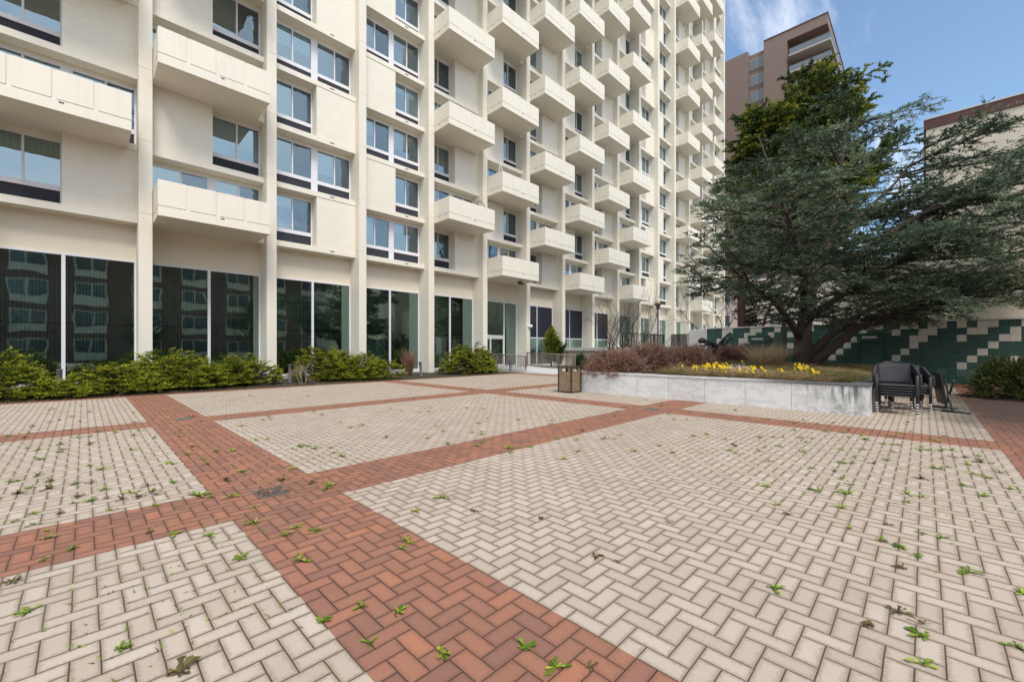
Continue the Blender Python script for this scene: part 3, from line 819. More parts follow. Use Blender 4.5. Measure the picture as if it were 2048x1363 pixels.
# brown brick tower
def tower():
    X = 85.0; vR = v_at(1655, X); zt = z_at(26, X, -vR)
    v1, v2, v3 = v_at(1495, X), v_at(1527, X), v_at(1574, X)
    root = thing('brick_tower', 'brown brick high-rise with corner loggias and a vertical strip of windows', 'building', (X, 0, 0))
    q = MB(); q.box(0, 26, -v1, 40, 0, zt-.5); q.box(1.0, 26, -v2, -v1-.01, 0, zt-.9); q.box(0, 26, -v3, -v2-.01, 0, zt)
    FHT = 3.05; n = int(zt/FHT)
    # loggia corner: back wall, piers, top band
    q.box(2.2, 26, -vR+.0, -v3-.01, 0, zt-1.7); q.box(0, 26, -vR, -v3-.011, zt-1.69, zt)
    for k in range(3, n+1):
        z = zt-1.7-FHT*k; q.box(1.5, 2.19, -vR+3.2, -vR+4.6, z+.26, z+FHT-.02)
    q.build('wall', M['tower_brick'], root)
    cp = MB(); cp.box(-.1, 26.1, -vR-.1, -v2-.02, zt+.01, zt+.16); cp.build('coping', M['rust'], root)
    for k in range(n):
        z = zt-1.7-FHT*(k+1)
        if z < 10: break
        s_ = MB(); s_.box(-.35, 2.19, -vR-.5, -v3-.3, z, z+.25); s_.box(2.2, 14, -vR-.5, -vR-.01, z, z+.25)
        s_.build('loggia_floor', M['tower_conc'], root)
        g = MB(); g.box(-.28, -.24, -vR-.42, -v3-.4, z+.26, z+1.25); g.box(-.23, 14, -vR-.46, -vR-.42, z+.26, z+1.25); g.build('glass_railing', M['tower_glass'], root)
        d_ = MB(); d_.box(2.1, 2.18, -vR+4.7, -v3-.6, z+.26, z+2.7); d_.build('window', M['tower_glass'], root)
        w_ = MB()
        w_.box(.88, .99, -v2+.05, -v1-.06, z+.9, z+2.95); o = w_.build('window', M['tower_conc'], root)
        gg = MB(); mid = -(v1+v2)/2
        gg.box(.84, .879, -v2+.15, mid-.06, z+1.0, z+1.45); gg.box(.84, .879, mid+.06, -v1-.16, z+1.0, z+1.45)
        gg.box(.84, .879, -v2+.15, mid-.06, z+1.55, z+2.85); gg.box(.84, .879, mid+.06, -v1-.16, z+1.55, z+2.85); gg.build('pane', M['tower_glass'], o)
tower()

# brick building on the far side of the plaza, behind the viewer: it shows in the lobby glass
ob = thing('brick_apartment_building', 'red brown brick building across the plaza mirrored in the lobby glass', 'building', (6, -44, 0))
q = MB(); q.box(-34, 34, -12, 0, 0, 13); q.build('wall', M['opp_brick'], ob)
q = MB(); q.box(-34.2, 34.2, -12.2, .2, 13.01, 13.5); q.build('roof', M['conc'], ob)
for i in range(14):
    for k in range(4):
        x0 = -32+i*4.7; w_ = MB(); z0 = .9+k*3.1; w_.box(x0, x0+2.6, .001, .08, z0-.8, z0+1.6); o = w_.build('window', M['cream'], ob)
        g_ = MB()
        for a in (.12, 1.36): g_.box(x0+a, x0+a+1.1, .081, .1, z0+.05, z0+1.5)
        g_.build('pane', M['tower_glass'], o)

# ------------------------------------------------------------------ raised terrace, stairs, ramp
tr = thing('terrace', 'raised pale concrete terrace in front of the far bays', 'terrace', (43, -1, 0))
q = MB(); q.bbox(-17.5, 19, -4.2, 1.2, 1.24, 1.5, .015); q.build('deck', M['conc'], tr)
q = MB(); q.box(-17.2, 19, -3.9, 1.2, 0, 1.239); q.build('retaining_wall', M['stucco'], tr)
q = MB(); q.box(-10.5, 19, -9.5, -4.21, .0, 1.48); q.build('stair_landing', M['conc'], tr)
def railing(name, label, cat, p0, p1, h, mat, gap=.12, post=1.4, zb=.1, rail=.02, group=None, bar=.009, knee=False):
    a, b = Vector(p0), Vector(p1); root = thing(name, label, cat, p0, 0, group); d = b-a; L = Vector((d.x, d.y)).length
    at = lambda t, z: (d.x*t, d.y*t, d.z*t+z)
    q = MB(); q.tube([at(0, h), at(1, h)], rail*1.2, 6); q.tube([at(0, zb), at(1, zb)], rail*.8, 6); q.build('rails', mat, root)
    n = max(1, round(L/post))
    for i in range(n+1):
        q = MB(); x, y, z = at(i/n, 0); q.bbox(x-.028, x+.028, y-.028, y+.028, z, z+h-.01, .004); q.build('post', mat, root)
    q = MB(); m_ = max(2, round(L/gap))
    for i in range(m_):
        t_ = (i+.5)/m_; q.tube([at(t_, zb), at(t_, h)], bar, 4, cap=False)
    tag(q.build('bars', mat, root), kind='stuff'); return root
railing('railing', 'long black metal railing along the front of the raised terrace', 'railing', (25.7, -5.0, 1.5), (32.4, -5.0, 1.5), 1.08, M['blackmetal'], .14, 1.7, bar=.014, group='metal railings')
vS0, vS1 = v_at(1300, 32.6), v_at(1342, 32.6)
st = thing('stair', 'concrete steps rising from the plaza to the raised terrace', 'stair', (29.6, -(vS0+vS1)/2, 0))
q = MB()
for i in range(9): q.box(i*.32, 3.1, -(vS1-vS0)/2+.1, (vS1-vS0)/2-.1, i*.166, (i+1)*.166-.001)
q.build('steps', M['conc'], st)
for v, wh in ((vS0, 'left'), (vS1, 'right')):
    hr = thing('handrail', 'sloping pale metal handrail on the %s side of the terrace steps' % wh, 'handrail', (29.7, -v, 0), group='stair handrails')
    q = MB(); q.tube([(-.2, 0, .8), (0, 0, .95), (2.9, 0, 2.46), (3.3, 0, 2.46)], .03, 6); q.tube([(0, .06, .75), (2.9, .06, 2.25)], .02, 6); q.build('rails', M['conc'], hr)
    for x in (0, 1.45, 2.9):
        q = MB(); q.tube([(x, 0, max(0, x*.52-.1)), (x, 0, .94+x*.52)], .022, 6); q.build('post', M['conc'], hr)
for (pa, pb, lab, gp) in ((1301, 1328, 'dark slatted guard railing left of the stair head', .11), (1343, 1373, 'dense dark guard panel right of the stair head', .05), (1376, 1396, 'open black railing beside the pale pier', .2)):
    xg = 33.0 if pa < 1370 else 31.0
    railing('railing', lab, 'railing', (xg, -v_at(pa, xg), 1.45), (xg, -v_at(pb, xg), 1.45), 1.15, M['blackmetal'] if gp > .06 else M['bindark'], gp, .9, bar=.022 if gp < .15 else .012, group='metal railings')
wk = thing('entrance_walk', 'white concrete entrance ramp leading to the lobby door', 'ramp', (18.6, -2.6, 0))
q = MB(); q.quad([(-2.3,-3.4,.012),(2.0,-3.4,.012),(2.0,2.0,.14),(-2.3,2.0,.14)]); q.quad([(-2.3,-3.4,0),(-2.3,-3.4,.012),(-2.3,2.0,.14),(-2.3,2.0,0)]); q.quad([(-2.3,-3.4,-.02),(2.0,-3.4,-.02),(2.0,-3.4,.012),(-2.3,-3.4,.012)]); q.build('deck', M['conc'], wk)
q = MB(); q.bbox(-2.5, -2.3, -1.7, 3.4, 0, .22, .01); q.build('kerb', M['conc'], wk)
railing('railing', 'taupe metal railing on the near side of the entrance ramp', 'railing', (16.15, -4.2, .02), (16.15, -.6, .14), .95, M['brownmetal'], .13, 1.3, bar=.02, rail=.03, group='metal railings')
railing('railing', 'taupe metal railing on the far side of the entrance ramp', 'railing', (20.4, -4.6, .0), (20.4, -.4, .14), .98, M['brownmetal'], .13, 1.3, bar=.02, rail=.03, group='metal railings')
flat('soil', [(20.5, 25.4, -1.0, 7.5)], .01, M['soil'])
flat('pavement', [(16.0, 20.5, 3.85, 7.5)], -.012, M['paver'])

# ------------------------------------------------------------------ raised planter
PX0, PX1, PV0, PV1, PH = 9.55, 18.6, 12.7, 19.87, .66
pt = thing('raised_planter', 'large raised planter faced with weathered white marble slabs around the cedar', 'planter', (PX0, -PV1, 0))
yy = lambda v: -(v-PV1)
js = [PV0]+[v_at(p, PX0) for p in (1216, 1274, 1337, 1409, 1490, 1583)]+[PV1]
for a, b in zip(js[:-1], js[1:]):
    q = MB(); q.bbox(0, .06, yy(b)+.003, yy(a)-.003, 0, PH-.05, .004); q.build('marble_slab', M['marble'], pt)
n_ = 7; L_ = PX1-PX0-.08
for i in range(n_):
    q = MB(); q.bbox(.065+i*L_/n_, .062+(i+1)*L_/n_, 0, .06, 0, PH-.05, .004); q.build('marble_slab', M['marble'], pt)
    q = MB(); q.bbox(.065+i*L_/n_, .062+(i+1)*L_/n_, PV1-PV0-.06, PV1-PV0, 0, PH-.05, .004); q.build('marble_slab', M['marble'], pt)
q = MB(); q.bbox(-.02, .34, -.02, PV1-PV0+.02, PH-.048, PH, .01); q.bbox(.345, PX1-PX0+.02, -.02, .34, PH-.048, PH-.001, .01)
q.bbox(.345, PX1-PX0+.02, PV1-PV0-.34, PV1-PV0+.02, PH-.048, PH-.001, .01); q.bbox(PX1-PX0-.34, PX1-PX0+.02, .345, PV1-PV0-.345, PH-.048, PH, .01)
q.build('cap', M['cap'], pt)
q = MB(); ng = 14
hz = lambda a, b: .60+.16*math.sin(math.pi*a)*math.sin(math.pi*b)+.02*math.sin(9*a+5*b)
for i in range(ng):
    for j in range(ng):
        P_ = lambda i, j: (.34+(PX1-PX0-.68)*i/ng, .34+(PV1-PV0-.68)*j/ng, hz(i/ng, j/ng))
        q.quad([P_(i,j), P_(i+1,j), P_(i+1,j+1), P_(i,j+1)], 0, True)
q.build('planter_soil', M['soil'], pt)
def pz(x, v): return hz((x-PX0-.34)/(PX1-PX0-.68), (PV1-v-.34)/(PV1-PV0-.68))

# ------------------------------------------------------------------ litter bin
bn = thing('litter_bin', 'square litter bin with pebble panels and dark metal frame by the marble planter', 'litter bin', (9.17, -12.52, 0))
S, HB = .25, .85
q = MB()
for sx_ in (-1, 1):
    for sy_ in (-1, 1): q.bbox(sx_*S-.022, sx_*S+.022, sy_*S-.022, sy_*S+.022, .0, HB-.03, .004)
q.bbox(-S-.02, S+.02, -S-.02, S+.02, .015, .05, .004); q.build('frame', M['bindark'], bn)
q = MB(); q.bbox(-S-.03, S+.03, -S-.03, S+.03, HB-.03, HB, .008); q.build('lid', M['bindark'], bn)
def side(p):
    q = MB(); zz0, zz1 = .051, HB-.031; a0, a1 = -S+.023, S-.023; o0, o1, oz0, oz1 = -.11, .11, .67, .79
    for (u0, u1, z0, z1) in ((a0, a1, zz0, oz0), (a0, a1, oz1, zz1), (a0, o0, oz0, oz1), (o1, a1, oz0, oz1)):
        if p == 0: q.box(u0, u1, -S, -S+.02, z0, z1)
        if p == 1: q.box(-S, -S+.02, u0, u1, z0, z1)
        if p == 2: q.box(u0, u1, S-.02, S, z0, z1)
        if p == 3: q.box(S-.02, S, u0, u1, z0, z1)
    q.build('pebble_panel', M['pebble'], bn)
for p in range(4): side(p)
q = MB(); q.lathe([(.001, .06), (.19, .06), (.2, .64), (.185, .64), (.18, .1), (.001, .1)], n=16); q.build('liner', M['blackmetal'], bn)

# ------------------------------------------------------------------ bollard lights, lamp post, fittings
def world(px, d, z=0): r = (px-CX)*d/F_PX; return (CAM[0]+FWD[0]*d+RGT[0]*r, CAM[1]+FWD[1]*d+RGT[1]*r, z)
def bollard(px, d, label, tilt=0):
    r = thing('bollard_light', label, 'bollard light', world(px, d), 0, 'bollard lights in the shrub bed'); r.rotation_euler = (0, tilt, 0)
    q = MB(); q.lathe([(.085, 0), (.085, .02), (.065, .021), (.065, .60)], n=16); q.build('post', M['greymetal'], r)
    q = MB()
    for i in range(3): q.lathe([(.05, .60+i*.035), (.072, .603+i*.035), (.072, .622+i*.035), (.05, .634+i*.035)], n=16)
    q.lathe([(.05, .60), (.05, .71)], n=16); q.build('louvres', M['greymetal'], r)
    q = MB(); q.lathe([(.05, .708), (.08, .71), (.08, .735), (.06, .75), (.0, .755)], n=16); q.build('cap', M['greymetal'], r)
bollard(119, 13.3, 'grey bollard light among the junipers at the far left')
bollard(580, 17.6, 'grey bollard light beside the bleached dead branches')
bollard(843, 21.4, 'grey bollard light leaning beside the dry vertical shrub', -.12)
bollard(1021, 24.3, 'dark bollard light at the end of the ramp railing')
lp = thing('lamp_post', 'slim dark lamp post with a glass lantern on the terrace', 'lamp post', (33.5, -v_at(1316, 33.5), 1.45))
q = MB(); q.lathe([(.12, 0), (.12, .15), (.075, .2), (.06, 3.3), (.075, 3.32), (.075, 3.4)], n=12); q.build('pole', M['greymetal'], lp)
q = MB(); q.lathe([(.07, 3.4), (.15, 3.42), (.17, 3.7)], n=12); q.build('collar', M['greymetal'], lp)
q = MB(); q.lathe([(.14, 3.7), (.20, 3.8), (.21, 3.95), (.15, 4.1), (.001, 4.16)], n=14); q.build('lantern', M['lampglass'], lp)
q = MB(); q.lathe([(.17, 3.71), (.36, 3.86), (.37, 3.88), (.2, 3.84)], n=14); q.build('shade', M['greymetal'], lp)
xc = 5*BAY-.2; zc_ = z_at(651, xc, 0)
sc_ = thing('security_camera', 'small white security camera on the column by the lobby door', 'camera', (xc, 0, zc_))
q = MB(); q.box(-.10, .06, -.10, -.001, -.1, .06); q.build('bracket', M['white'], sc_)
q = MB(); q.lathe([(.001, -.16), (.09, -.12), (.12, -.03), (.12, .04), (.08, .07), (.001, .08)], .12, -.16, 14); q.build('dome', M['white'], sc_)
fl = thing('flood_light', 'small dark flood light under the balcony above the lobby door', 'light fitting', (4*BAY+2.3, -.9, 6.11))
q = MB(); q.lathe([(.03, -.02), (.03, -.18)], n=8); q.build('stem', M['bindark'], fl)
q = MB(); q.box(-.2, .2, -.12, .12, -.28, -.18); q.box(-.26, -.1, -.06, .06, -.22, -.12); q.build('head', M['bindark'], fl)
# hanging chair and white plant stand on the balconies
xe_, ze_ = 3*BAY+3.1, fz(2)
hc = thing('hanging_chair', 'dark wire hanging egg chair on a balcony of the fifth bay', 'chair', (xe_, -.6, ze_+.02))
q = MB(); arc = [(.45*math.sin(a)+.0, 0, .95+.62*math.cos(a)) for a in np.linspace(-.7, 1.9, 14)]; q.tube([(.45, 0, 0), (.5, 0, .6)]+arc[::-1], .022, 6); q.tube([(-.3, 0, .02), (.6, 0, .02)], .022, 6); q.build('stand', M['blackmetal'], hc)
q = MB()
for i in range(9):
    a = math.pi*i/8; q.tube([(-.25+.33*math.cos(a)*math.sin(b_), .33*math.sin(a)*math.sin(b_), .95+.42*math.cos(b_)) for b_ in np.linspace(0, 2.6, 9)], .008, 4, cap=False)
q.build('basket', M['blackmetal'], hc)
ps = thing('plant_stand', 'white wire plant stand on a balcony of the sixth bay', 'plant stand', (4*BAY+.35, -.9, fz(3)+.02))
q = MB()
for i in range(4):
    a = i*math.pi/2; q.tube([(.2*math.cos(a), .2*math.sin(a), 0), (.06*math.cos(a), .06*math.sin(a), .8), (.16*math.cos(a), .16*math.sin(a), 1.2), (.02*math.cos(a), .02*math.sin(a), 1.65)], .012, 5)
for z in (.4, .85, 1.2): q.tube([(.14*math.cos(a), .14*math.sin(a), z) for a in np.linspace(0, 6.283, 13)], .01, 4)
q.build('wire_frame', M['white'], ps)

# ------------------------------------------------------------------ wicker chairs
def make_chair(label, loc, rz):
    c = thing('wicker_armchair', label, 'chair', loc, rz, 'stacked wicker armchairs')
    # local: front towards -x, width along y
    rows = []
    for j in range(9):
        t_ = j/8; rows.append([(-.27+.50*t_, (i/8-.5)*(.50-.04*t_), .405-.02*math.sin(math.pi*t_)-.02*t_+(-.03 if t_ == 0 else 0)) for i in range(9)])
    q = MB(); q.sheet(rows, .026); q.build('seat', M['wicker'], c)
    rows = []; npt = 25
    for lv_ in range(9):
        h = lv_/8; row = []
        for i in range(npt):
            s_ = i/(npt-1)*2-1; a = abs(s_)
            if a < .42: x = .25-.03*(a/.42)**2; y = .245*s_/.42*.93; top = .82-.03*(a/.42)**2
            else:
                w_ = (a-.42)/.58; x = .21-.48*w_; y = (.245+.05*math.sin(math.pi*min(w_*1.2, 1)*.5))*(1 if s_ > 0 else -1)
                top = .79-.19*min(1, w_*1.7)**.8
            z = .40+(top-.40)*h; lean = .09*h*(1-a*.6); row.append((x+lean*(1 if a < .5 else .4), y*(1+.06*h), z))
        rows.append(row)
    back = [r[7:18] for r in rows]; arl = [r[17:] for r in rows]; arr = [r[:8] for r in rows]
    q = MB(); q.sheet(back, .022); q.tube([Vector(p)+Vector((0,0,.004)) for p in back[-1]], .018, 6); q.build('backrest', M['wicker'], c)
    for a_ in (arl, arr):
        q = MB(); q.sheet([r for r in a_[5:]], .022); q.tube([Vector(p)+Vector((0,0,.004)) for p in a_[-1]], .024, 6)
        e = a_[0][-1] if a_ is arl else a_[0][0]
        q.build('armrest', M['wicker'], c)
    for (x, y, zt) in ((-.26, .265, .60), (-.26, -.265, .60), (.22, .23, .5), (.22, -.23, .5)):
        q = MB(); ox = .05 if x > 0 else -.02
        q.tube([(x+ox, y, .014), (x, y, .40), (x, y*1.02, zt)], [.019, .022, .022], 8); l = q.build('leg', M['wicker'], c)
        q = MB(); q.lathe([(.001, 0), (.021, .0), (.021, .022), (.001, .023)], x+ox, y, 8); q.build('foot_cap', M['rubber'], l)
    return c
cb = world(1792, 9.05)
lab5 = ['lowest', 'second from the ground', 'middle', 'second from the top', 'topmost']
ch0 = make_chair('charcoal wicker armchair, lowest of the front stack beside the marble planter', (cb[0]+.15, cb[1], 0), R(4)); ch0.scale = (1.0, 1.2, 1.04)
for i in range(1, 5): dup(ch0, (cb[0]+.15-.012*i, cb[1]+.004*i, .056*i), R(4+.5*i), 'charcoal wicker armchair, %s of the front stack beside the marble planter' % lab5[i])
cb2 = (11.5, -20.42)
for i in range(4): dup(ch0, (cb2[0]-.012*i, cb2[1]+.003*i, .052*i), R(12), 'charcoal wicker armchair, %s of the rear stack behind the front one' % ['lowest', 'second', 'third', 'topmost'][i])
cb3 = (12.6, -20.35)
for i in range(3): dup(ch0, (cb3[0]-.012*i, cb3[1]+.003*i, .052*i), R(-8), 'charcoal wicker armchair, %s of the farthest stack by the planter end' % ['lowest', 'middle', 'topmost'][i])
ft = thing('folding_table', 'dark folded table with teal crossed legs leaning behind the chair stacks', 'table', (11.9, -21.0, 0), R(12))
q = MB(); q.bbox(-.30, .30, -.02, .02, .16, .86, .008); tp_ = q.build('tabletop', M['blackmetal'], ft); tp_.rotation_euler = (R(-8), 0, 0)
for a, b in (((-.38, -.05, .02), (.30, -.09, .7)), ((.38, -.12, .02), (-.30, -.09, .7))):
    q = MB(); q.tube([a, b], .022, 6); q.build('leg', M['tealmetal'], ft)
for sx_ in (-.4, .45):
    q = MB(); q.tube([(sx_-.12, -.3, .025), (sx_+.1, .1, .025)], .028, 6); q.build('foot', M['tealmetal'], ft)
# T-shaped steel post by the wall
tp = thing('steel_post', 'dark T-shaped steel post in front of the tile wall left of the trunk', 'post', (21.5, -v_at(1568, 21.5), 0))
q = MB(); q.box(-.08, .08, -.08, .08, 0, 2.75); q.build('shaft', M['bindark'], tp)
q = MB(); q.box(-.07, .07, -.9, .45, 2.751, 2.86); q.build('crossbar', M['bindark'], tp)
# drain grates
M['grate'] = basic('worn_grey_iron', (.15, .14, .125), .7, .3, 20)
for (px, py, lab) in ((541, 985, 'square drain grate choked with dead leaves in the wide red band'), (366, 838, 'small dark drain grate in the red band near the junipers'), (1303, 818, 'round grey drain cover at the crossing of red bands by the planter')):
    x, y = ground(px, py); r = thing('drain_grate', lab, 'drain', (x, y, 0)); q = MB(); a = .11
    for i in range(9): q.box(-a+i*a/4.5, -a+i*a/4.5+.016, -a, a, .001, .009)
    q.box(-a-.012, -a-.001, -a, a, .001, .011); q.box(a+.018, a+.03, -a, a, .001, .011); q.box(-a-.012, a+.03, -a-.02, -a-.001, .001, .011); q.box(-a-.012, a+.03, a+.001, a+.02, .001, .011); q.box(-a-.01, a+.02, -a, a, .0005, .0008); q.build('bars', M['grate'], r)
    if px == 541:
        lv = Leaves(); n = 260; p = np.stack([U(-.12, .13, n), U(-.12, .12, n), U(.008, .04, n)], 1); lv.add(p, RNG.normal(0, 1, (n, 3))*[1, 1, .3], RNG.normal(0, .4, (n, 3))+[0, 0, 1], U(.02, .06, n), U(.006, .014, n), U(.1, .9, n))
        place('dead_leaves', lv.mesh('dead_leaves', M['dryred']), r)

# ------------------------------------------------------------------ bronze figure
def sculpture():
    x0, v0 = 17.6, None
    d0 = 20.6; base = world(1434, d0, .0)
    px2 = lambda px, py, dd=0: Vector(world(px, d0+dd, HC+(CY-py)*d0/F_PX))
    J = {}
    def P(n, px, py, r, dd=0): J[n] = (px2(px, py, dd), r)
    P('pelvis', 1435, 695, .145); P('waist', 1427, 690, .12); P('chest', 1416, 685, .16, -.03); P('neck', 1408, 683, .065); P('head', 1402, 682, .10, -.02); P('crown_', 1396, 684, .085, -.02)
    P('hipA', 1437, 692, .11, .08); P('kneeA', 1446, 679, .075, .1); P('ankA', 1457, 667.5, .042, .1); P('toeA', 1462, 664, .03, .1)
    P('hipB', 1438, 696, .11, -.08); P('kneeB', 1451, 687, .075, -.1); P('ankB', 1459, 676.5, .042, -.1); P('toeB', 1467, 679, .03, -.1)
    P('shA', 1414, 682, .06, .17); P('elA', 1405, 676, .045, .25); P('haA', 1396, 680, .035, .2)
    P('shB', 1414, 687, .06, -.2); P('elB', 1407, 693, .045, -.28); P('haB', 1398, 690, .035, -.25)
    P('foot', 1434, 712, .13); P('bot', 1433, 724, .2)
    E_ = [('pelvis','waist'),('waist','chest'),('chest','neck'),('neck','head'),('head','crown_'),('pelvis','hipA'),('hipA','kneeA'),('kneeA','ankA'),('ankA','toeA'),('pelvis','hipB'),('hipB','kneeB'),('kneeB','ankB'),('ankB','toeB'),('chest','shA'),('shA','elA'),('elA','haA'),('chest','shB'),('shB','elB'),('elB','haB'),('pelvis','foot'),('foot','bot')]
    names = list(J); o0 = Vector(base); me = bpy.data.meshes.new('bronze_figure')
    me.from_pydata([tuple(J[n][0]-o0) for n in names], [(names.index(a), names.index(b)) for a, b in E_], [])
    ob_ = place('sculpture', me, None, o0); sk = ob_.modifiers.new('Skin', 'SKIN'); ob_.modifiers.new('Sub', 'SUBSURF').levels = 2; ob_.modifiers['Sub'].render_levels = 2
    for i, n in enumerate(names): me.skin_vertices[0].data[i].radius = (J[n][1],)*2; me.skin_vertices[0].data[i].use_root = (n == 'pelvis')
    me.materials.append(M['bronze']); sk.use_smooth_shade = True
    tag(ob_, 'dark bronze sculpture of a diving figure with legs in the air among brown shrubs', 'sculpture')
sculpture()


# ------------------------------------------------------------------ trees
AZR = math.atan2(RGT[1], RGT[0]); AZF = math.atan2(FWD[1], FWD[0])
def rz(r, z, d=0): return (RGT[0]*r+FWD[0]*d, RGT[1]*r+FWD[1]*d, z)
def inside(poly, r, z):
    c = False; n = len(poly)
    for i in range(n):
        (x1, y1), (x2, y2) = poly[i], poly[i-1]
        if (y1 > z) != (y2 > z) and r < (x2-x1)*(z-y1)/(y2-y1)+x1: c = not c
    return c
def grow(paths, poly, n, Lr, el, curve, dmax, t_lo=.15, seed=1):
    """branches off the given limbs, shortened until their tips stay inside the crown outline (r, z in metres)"""
    rs = np.random.default_rng(seed); out = []; tries = 0
    tot = [np.sum(np.linalg.norm(np.diff(np.array(p), axis=0), axis=1)) for p, _ in paths]
    while len(out) < n and tries < n*12:
        tries += 1
        p, w_ = paths[rs.choice(len(paths), p=np.array(tot)/sum(tot))]; p = np.array(p)
        t_ = np.array([rs.uniform(t_lo, 1)]); q, d = along(p, t_); q = q[0]
        az = rs.uniform(0, 2*math.pi); e = rs.uniform(*el); L = rs.uniform(*Lr)*(1-.3*t_[0]); cv = rs.uniform(*curve)
        hd = d[0].copy(); hd[2] = 0
        if np.linalg.norm(hd) > .4:
            a0 = math.atan2(hd[1], hd[0]); az = a0+rs.choice([-1, 1])*rs.uniform(.25, 1.25); 
        ok = False
        while L > .6:
            tip = q+np.array([math.cos(az)*math.cos(e+cv*.45), math.sin(az)*math.cos(e+cv*.45), math.sin(e+cv*.45)])*L
            r = tip[0]*RGT[0]+tip[1]*RGT[1]; dd = tip[0]*FWD[0]+tip[1]*FWD[1]
            if inside(poly, r, tip[2]) and -dmax[0] < dd < dmax[1]: ok = True; break
            L *= .85
        if ok: out.append((q, az, e, L, cv))
    return out
def px_poly(pts, px0, d, z0): s = d/F_PX; return [((x-px0)*s, HC+(CY-y)*s-z0) for x, y in pts]

# blue cedar in the planter
cx_ = 15.6; cvv = v_at(1603, cx_); cd = depth(cx_, -cvv); cz = .62
poly = px_poly([(1338,408),(1345,440),(1356,480),(1382,511),(1397,562),(1440,590),(1530,615),(1560,645),(1640,640),(1760,650),(1830,645),(1900,615),(2019,645),(2110,620),(2160,480),(2140,330),(2060,258),(1960,252),(1890,262),(1890,235),(1905,185),(1800,245),(1760,232),(1690,222),(1618,232),(1593,255),(1510,285),(1470,320),(1420,370)], 1603, cd, cz)
trunk = [rz(0,-.1), rz(.02,.6), rz(.08,1.5), rz(.4,2.8,.1), rz(.9,4.2,.1), rz(1.2,5.6), rz(1.35,7.2), rz(1.45,8.2,-.1), rz(1.55,8.9,-.1)]
tr_r = [.34,.27,.24,.19,.16,.125,.085,.05,.015]
lim = [([rz(.12,.1,-.1), rz(.8,.8,-.3), rz(1.7,1.55,-.4), rz(3.2,2.05,-.3), rz(5.2,2.55), rz(7.4,2.7,.3), rz(9.3,2.5,.5)], [.19,.15,.13,.10,.07,.045,.015]),
       ([rz(.15,.5,-.05), rz(1.0,1.25,.0), rz(2.2,2.0,.2), rz(4,2.8,.3), rz(6.2,3.5,.6), rz(8.9,4.3,.8)], [.17,.13,.10,.075,.05,.012]),
       ([rz(-.02,1.1,-.05), rz(-.45,1.65,-.15), rz(-1.1,2.35,-.3), rz(-2.3,3.2,-.4), rz(-3.9,4.6,-.5)], [.15,.12,.09,.06,.012]),
       ([rz(.35,2.6), rz(.1,4,.2), rz(-.5,6,.3), rz(-1.4,8.3,.2)], [.14,.11,.07,.012]),
       ([rz(.85,4.0), rz(2.2,5.4,.3), rz(3.7,6.7,.5), rz(4.9,8.2,.5)], [.10,.07,.04,.008]),
       ([rz(.5,3.0), rz(2.4,4.6,-.8), rz(5.0,6.2,-1.2), rz(8.3,8.2,-1.2)], [.12,.09,.06,.012]),
       ([rz(.2,1.8), rz(.9,2.8,-1.2), rz(1.6,3.6,-2.6), rz(2.4,4.3,-4.1)], [.12,.09,.06,.012]),
       ([rz(.1,2.0), rz(-.8,3.2,-1.2), rz(-1.8,4.4,-2.2), rz(-2.8,5.6,-2.8)], [.11,.08,.05,.012]),
       ([rz(.5,3.0), rz(1.0,4.4,1.4), rz(1.6,5.8,2.8), rz(2,6.6,4.0)], [.12,.09,.06,.012])]
brs = grow([(trunk, 1)]+lim, poly, 310, (1.4, 4.2), (-.1, .55), (-.75, .1), (4.6, 5.0), .22, 4)
ns = dict(step=.015, per=1, L=.11, W=.031, up=.3, spread=.75, jit=.28, tip=.35, droop=.12)
conifer(trunk, tr_r, brs, [M['bark']], M['cedar'], 'cedar_tree', 'large spreading blue green cedar with dark crooked trunk growing in the marble planter', (cx_, -cvv, cz), sec=.13, sec_len=(.3, .95), twig_par=ns, tw=.010, extra=lim, tert=.16)

# golden cypress beyond the wall
gx = 29.0; gv = v_at(1610, gx); gd = depth(gx, -gv)
poly = px_poly([(1465,330),(1500,235),(1488,180),(1520,150),(1555,150),(1600,128),(1650,103),(1690,105),(1735,122),(1735,150),(1790,155),(1805,190),(1800,225),(1770,280),(1720,400),(1640,500),(1500,520),(1440,420)], 1610, gd, 0)
gt = [rz(0,0), rz(.1,3), rz(0,6), rz(.3,10), rz(.8,14), rz(1.6,17.6)]
gl = [([rz(.1,7), rz(2.0,10.5,.3), rz(4.2,13.2), rz(5.2,14.2)], [.16,.12,.08,.02]), ([rz(0,6.5), rz(-1.6,10,.2), rz(-2.6,13.6), rz(-2.5,15.8)], [.16,.12,.08,.02])]
brs = grow([(gt, 1)]+gl, poly, 470, (1.2, 4.2), (.0, .7), (-.6, .15), (4.5, 4.5), .3, 8)
ns = dict(step=.013, per=1, L=.17, W=.06, up=.3, spread=.7, jit=.3, tip=.42)
conifer(gt, [.34,.28,.24,.18,.12,.03], brs, [M['bark_red']], M['cypress'], 'golden_cypress_tree', 'tall dark cypress with golden tips rising behind the blue cedar', (gx, -gv, 0), sec=.2, sec_len=(.35, .95), twig_par=ns, tw=.014, extra=gl, tert=.22)

